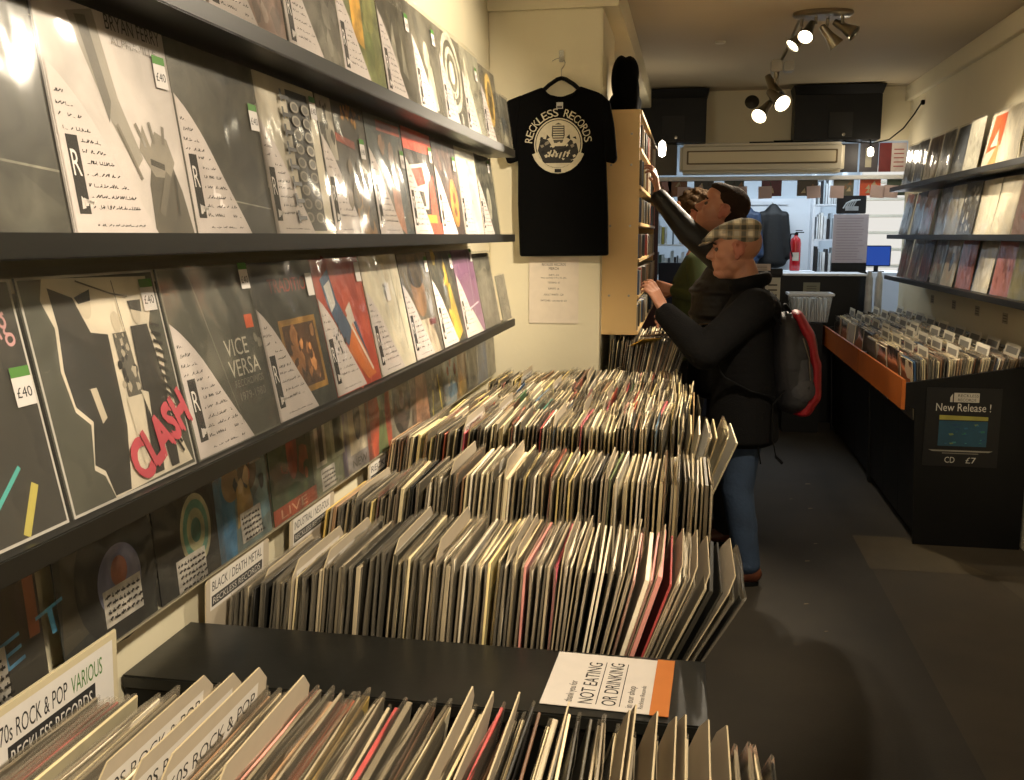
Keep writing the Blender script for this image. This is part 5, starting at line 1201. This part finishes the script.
def shoe(parent, s_):
    me = blob([('c', PF(-.07, s_*.1, .055), (.045, .04, .045), PF(.08, s_*.108, .04), (.05, .045, .03)), ('e', PF(.12, s_*.11, .035), (.06, .045, .028)), ('c', PF(-.06, s_*.1, .09), .042, PF(-.05, s_*.1, .06), .045)], .006, 3)
    sh = addmesh('shoe', me, M['leather'], parent)
    b = MB(); pts = []
    for k in range(24):
        a = 2*PI*k/24; pts.append((.135*math.cos(a)+.035, .046*math.sin(a)*(1+.15*math.cos(a))))
    f = [PF(x, s_*.105+y, 0) for x, y in pts]; k_ = [PF(x, s_*.105+y, .02) for x, y in pts]
    b.face(f); b.face(k_)
    for i in range(24): b.face([f[i], f[(i+1) % 24], k_[(i+1) % 24], k_[i]])
    b.build('sole', M['rubber'], sh)

# --- man in the checked cap
def skin_col(lipc, H, s):
    lip = H(.092, 0, -.058)
    def fn(co):
        d = (co-lip).length
        if d < .02*s: 
            k = max(0, 1-d/(.02*s)); return tuple(SK[i]*(1-.5*k)+lin('8f4a40')[i]*.5*k for i in range(3))+(1,)
        if abs(abs((H(0, .09, 0)-co).dot((H(0, 1, 0)-H(0, 0, 0)).normalized()))) < .02 and (H(-.012, .09, 0)-co).length < .045: return lin('a0604c')
        if (H(0, 0, -.075)-co).length < .07 and co.z < H(0, 0, -.05).z: return tuple(x*.86 for x in SK[:3])+(1,)
        n = noise.noise(co*30)*.06+1
        return tuple(x*n for x in SK[:3])+(1,)
    return fn
m1 = tag(empty('person', (.265, 4.62, 0)), 'man in a checked flat cap and black coat browsing the plywood cabinet', 'person')
hc = PF(.062, 0, 1.583); hp, H1 = head_parts(hc, -4, 1.08)
wr = Vector(PF(.385, .115, 1.315)); hd = Vector(PF(.45, -.12, .85))
ps = hp+[('c', PF(.02, 0, 1.5), .058, PF(-.02, 0, 1.36), .068), ('c', PF(-.01, .0, 1.38), (.07, .1, .05), PF(0, 0, 1.15), (.1, .15, .08)), ('c', PF(0, 0, 1.15), (.1, .14, .08), PF(-.02, 0, .9), (.1, .14, .08)),
   ('c', PF(-.01, .15, 1.34), .05, PF(.2, .235, 1.14), .04), ('c', PF(.2, .235, 1.14), .04, wr, .026), ('c', PF(-.01, -.15, 1.34), .05, PF(.14, -.24, 1.12), .04), ('c', PF(.14, -.24, 1.12), .04, PF(.3, -.15, 1.2), .026)]
ps += hand_parts(wr, hd, Vector(PF(.75, -.6, -.1)), -1, curl=(20, 35, 30)) + hand_parts(PF(.3, -.15, 1.2), Vector(PF(.8, .2, .4)), Vector(PF(0, 1, -.3)), 1) + legs(.0)
addmesh('body', blob(ps, .0058, 3), M['skin'], m1, skin_col(None, H1, 1.1)); eyes(m1, H1, 1.08)
cp = [('c', PF(-.03, 0, 1.36), (.1, .155, .05), PF(.02, 0, 1.2), (.145, .195, .1)), ('c', PF(.02, 0, 1.2), (.15, .2, .1), PF(-.005, 0, .95), (.15, .19, .1)), ('c', PF(-.005, 0, .95), (.15, .185, .1), PF(.0, 0, .71), (.175, .215, .06)),
      ('e', PF(-.07, 0, 1.3), (.09, .16, .1)),
      ('c', PF(-.03, .165, 1.33), .088, PF(.19, .24, 1.13), .082), ('c', PF(.19, .24, 1.13), .082, wr+Vector(PF(-.02, 0, -.03)), .056), ('c', PF(-.03, -.165, 1.335), .078, PF(.14, -.25, 1.1), .07), ('c', PF(.14, -.25, 1.1), .068, PF(.28, -.16, 1.18), .05)]
for k in range(26):
    a = 2*PI*k/26; cp.append(('e', PF(-.012+.074*math.cos(a), .078*math.sin(a), 1.435+.018*-math.cos(a)), (.026, .026, .034)))
coatm = blob(cp, .008, 4)
coat1 = addmesh('coat', coatm, M['coat'], m1)
b = MB(); b.bbox((.08, -.005, -.004), (.1, .0, .004), .002); 
addmesh('jeans', jeans_mesh(), M['jeans'], m1); shoe(m1, 1); shoe(m1, -1)
# flat cap
rot = Matrix.Rotation(R(-4), 3, 'Y')
capp = [('e', H1(-.018, 0, .075), (.108, .095, .060), Matrix.Rotation(R(-14), 3, 'Y')), ('e', H1(.03, 0, .085), (.105, .092, .036), Matrix.Rotation(R(-24), 3, 'Y')), ('e', H1(.085, 0, .062), (.065, .078, .020), Matrix.Rotation(R(-26), 3, 'Y')), ('e', H1(-.035, 0, .05), (.082, .09, .05))]
cap = addmesh('flat_cap', blob(capp, .0055, 4), M['tweed'], m1)
addmesh('cap_peak', blob([('e', H1(.112, 0, .040), (.048, .074, .0085), Matrix.Rotation(R(-22), 3, 'Y'))], .004, 2), M['tweed'], cap)

# --- backpack worn by him
bp = tag(empty('backpack', (.265+.245, 4.62, 1.05)), 'dark grey and red backpack worn by the man in the cap', 'backpack')
me = blob([('c', (-.06, 0, .19), (.07, .13, .06), (-.03, 0, .0), (.1, .15, .1)), ('c', (-.03, 0, .0), (.1, .15, .1), (-.01, 0, -.16), (.1, .145, .07)), ('e', (-.0, 0, .06), (.085, .14, .15)), ('e', (.03, -.02, -.09), (.075, .13, .09))], .007, 4)
addmesh('main_bag', me, M['greynylon'], bp)
me = blob([('c', (-.02, -.01, .235), (.03, .10, .025), (.035, -.01, .13), (.03, .125, .05)), ('c', (.035, -.01, .13), (.03, .125, .05), (.066, -.01, 0), (.03, .13, .05)), ('c', (.066, -.01, 0), (.035, .13, .05), (.072, -.01, -.13), (.035, .128, .05)), ('c', (.072, -.01, -.13), (.035, .128, .05), (.02, -.01, -.215), (.05, .12, .02))], .007, 4)
tag(addmesh('outer_panel', me, M['red'], bp), 'red outer panel')
me = blob([('e', (.0, -.125, -.04), (.06, .02, .1)), ('e', (.01, -.13, -.1), (.06, .02, .06))], .006, 3)
addmesh('side_pocket', me, mat('grey_mesh_pocket', '46464a', .7, bump=.3, bscale=80), bp)
for s_ in (-1, 1):
    b = MB(); y = s_*.13
    b.strap([(-.1, y, .2), (-.16, y*1.15, .275), (-.22, y*1.15, .31), (-.3, y*1.15, .27), (-.385, y*1.2, .17), (-.40, y*1.25, .06), (-.37, y*1.4, 0)], .045, .012, (0, 1, 0)); b.strap([(-.37, y*1.4, 0), (-.34, y*1.5, -.04), (-.22, y*1.56, -.1), (-.09, y*1.0, -.14)], .02, .005, (0, 1, 0)); b.build('shoulder_strap', M['rubber'], bp)
b = MB(); b.strap([(-.07, -.14, -.1), (-.12, -.17, -.16), (-.12, -.18, -.3), (-.1, -.185, -.4)], .02, .004, (0, 1, 0)); b.strap([(-.1, -.185, -.4), (-.07, -.185, -.43)], .03, .012, (0, 1, 0)); b.build('waist_strap', M['rubber'], bp)
b = MB(); b.tube([(-.16, -.17, -.2), (-.18, -.18, -.36), (-.165, -.18, -.44)], .004); b.build('loose_cord', M['rubber'], bp)
b = MB(); b.tube([(0, -.148, .14), (.03, -.15, .05), (.04, -.15, -.05)], .0025, lin('8a8a8a')); b.build('zip', M['steel'], bp)
b = MB(); b.tube([(-.05, -.05, .25), (-.07, -.03, .28), (-.07, .03, .28), (-.05, .05, .25)], .008); b.build('grab_handle', M['rubber'], bp)

# --- bareheaded man reaching up
m2 = tag(empty('person', (.19, 5.22, 0)), 'bareheaded dark-haired man in black jacket reaching up to the cabinet', 'person')
hc = PF(.04, 0, 1.775); hp, H2 = head_parts(hc, 22, 1.1)
wr = Vector(PF(.365, .13, 1.86))
ps = hp+[('c', PF(.015, 0, 1.69), .056, PF(-.02, 0, 1.55), .068), ('c', PF(-.01, 0, 1.55), (.07, .1, .05), PF(0, 0, 1.3), (.1, .15, .08)), ('c', PF(0, 0, 1.3), (.1, .14, .08), PF(0, 0, .95), (.1, .14, .08)),
  ('c', PF(.03, .15, 1.53), .05, PF(.2, .17, 1.67), .042), ('c', PF(.2, .17, 1.67), .04, wr, .027), ('c', PF(-.01, -.15, 1.5), .05, PF(.02, -.2, 1.22), .04), ('c', PF(.02, -.2, 1.22), .04, PF(.1, -.18, 1.0), .027)]
ps += hand_parts(wr, Vector(PF(.12, -.05, .9)), Vector(PF(1, -.1, -.1)), -1, curl=(15, 35, 30), spread=6) + hand_parts(PF(.1, -.18, 1.0), Vector(PF(.2, 0, -1)), Vector(PF(0, 1, 0)), 1) + legs(0, .92, .5)
addmesh('body', blob(ps, .0058, 3), M['skin'], m2, skin_col(None, H2, 1.1)); eyes(m2, H2, 1.1)
cp = [('c', PF(-.02, 0, 1.52), (.1, .155, .05), PF(.03, 0, 1.36), (.14, .19, .1)), ('c', PF(.03, 0, 1.36), (.15, .2, .1), PF(.03, 0, 1.1), (.16, .2, .1)), ('c', PF(.03, 0, 1.1), (.16, .2, .08), PF(.03, 0, .84), (.16, .2, .06)),
      ('c', PF(.02, .15, 1.52), .078, PF(.2, .175, 1.66), .064), ('c', PF(.2, .175, 1.66), .064, wr+Vector(PF(-.01, 0, -.02)), .045), ('c', PF(-.02, -.16, 1.5), .075, PF(.02, -.21, 1.2), .065), ('c', PF(.02, -.21, 1.2), .065, PF(.09, -.19, 1.02), .05)]
for k in range(26):
    a = 2*PI*k/26; cp.append(('e', PF(-.02+.078*math.cos(a), .078*math.sin(a), 1.605+.02*-math.cos(a)), (.026, .026, .036)))
for z in (1.0, 1.12, 1.24, 1.36): cp.append(('e', PF(.03, 0, z), (.168, .208, .04)))
addmesh('jacket', blob(cp, .008, 3), M['jacket'], m2)
rt = Matrix.Rotation(R(22), 3, 'Y')
addmesh('hair', blob([('e', H2(-.028, 0, .045), (.108, .088, .094), rt), ('e', H2(.02, 0, .095), (.078, .074, .034), rt), ('e', H2(-.065, 0, -.005), (.068, .083, .07), rt)], .006, 2), M['hair'], m2)
addmesh('trousers', jeans_mesh(), mat('dark_trousers', '1c1e22', .9), m2); shoe(m2, 1); shoe(m2, -1)

# --- third person almost hidden behind them
m3 = tag(empty('person', (.03, 6.12, 0)), 'curly-haired person in an olive green top, mostly hidden behind two men', 'person')
hc = PF(.03, 0, 1.77); hp, H3 = head_parts(hc, -8, 1.05)
ps = hp+[('c', PF(0, 0, 1.68), .052, PF(-.02, 0, 1.53), .062), ('c', PF(-.01, 0, 1.52), (.07, .1, .05), PF(0, 0, 1.3), (.1, .14, .08)), ('c', PF(0, 0, 1.3), (.09, .13, .08), PF(0, 0, .95), (.1, .14, .08)),
  ('c', PF(0, .15, 1.5), .048, PF(-.02, .2, 1.3), .04), ('c', PF(-.02, .2, 1.3), .04, PF(.12, .12, 1.32), .026), ('c', PF(0, -.15, 1.5), .048, PF(0, -.2, 1.25), .04), ('c', PF(0, -.2, 1.25), .04, PF(.12, -.12, 1.3), .026)]
ps += hand_parts(PF(.12, .12, 1.32), Vector(PF(1, -.1, .15)), Vector(PF(0, -1, 0)), 1) + hand_parts(PF(.12, -.12, 1.3), Vector(PF(1, .1, .1)), Vector(PF(0, 1, 0)), -1) + legs(0, .9, .49)
addmesh('body', blob(ps, .0055, 3), M['skin'], m3, skin_col(None, H3, 1.1)); eyes(m3, H3, 1.05)
cp = [('c', PF(-.02, 0, 1.5), (.09, .15, .05), PF(.01, 0, 1.35), (.13, .18, .1)), ('c', PF(.01, 0, 1.35), (.13, .18, .1), PF(0, 0, .9), (.13, .17, .06)),
      ('c', PF(-.01, .15, 1.49), .07, PF(-.03, .21, 1.3), .06), ('c', PF(-.03, .21, 1.3), .06, PF(.11, .12, 1.315), .042), ('c', PF(-.01, -.15, 1.49), .07, PF(0, -.21, 1.25), .06), ('c', PF(0, -.21, 1.25), .06, PF(.11, -.12, 1.3), .042)]
addmesh('fleece', blob(cp, .009, 3), M['green'], m3)
rr = random.Random(3); hp = [('e', H3(-.03, 0, .045), (.115, .1, .1))]
for k in range(60):
    a = rr.uniform(0, 2*PI); e = rr.uniform(-.5, 1.4); r = .105
    p = (-.03+r*math.cos(e)*math.cos(a), .095*math.cos(e)*math.sin(a), .04+.1*math.sin(e))
    if p[0] > .045 and p[2] < .09: continue
    hp.append(('e', H3(*p), (.022,)*3))
addmesh('hair', blob(hp, .006, 1), M['curl'], m3)
addmesh('trousers', jeans_mesh(), bpy.data.materials['dark_trousers'], m3); shoe(m3, 1); shoe(m3, -1)

# ------------------------------------------------------------------ world, camera, colour
w = bpy.data.worlds.new('World'); SC.world = w; w.use_nodes = True
w.node_tree.nodes['Background'].inputs[0].default_value = (1, .86, .66, 1); w.node_tree.nodes['Background'].inputs[1].default_value = .05
F_PX = 960.0
cam = bpy.data.cameras.new('camera'); co = bpy.data.objects.new('camera', cam); link(co)
cam.sensor_fit = 'HORIZONTAL'; cam.sensor_width = 36; cam.lens = 36*F_PX/1024; cam.clip_start = .02
pitch = math.atan(155/F_PX); yaw = math.atan(179/(F_PX/math.cos(pitch)))
co.location = (0, 0, 1.65); co.rotation_euler = (PI/2-pitch, 0, yaw)
SC.camera = co
bpy.data.scenes.remove(TMP)
vs = SC.view_settings; vs.view_transform = 'Standard'; vs.look = 'None'; vs.gamma = 1; vs.use_curve_mapping = False; vs.exposure = 0.82
SC.cycles.transparent_max_bounces = 24; SC.cycles.max_bounces = 7; SC.cycles.use_denoising = True
SC.cycles.sample_clamp_indirect = 4
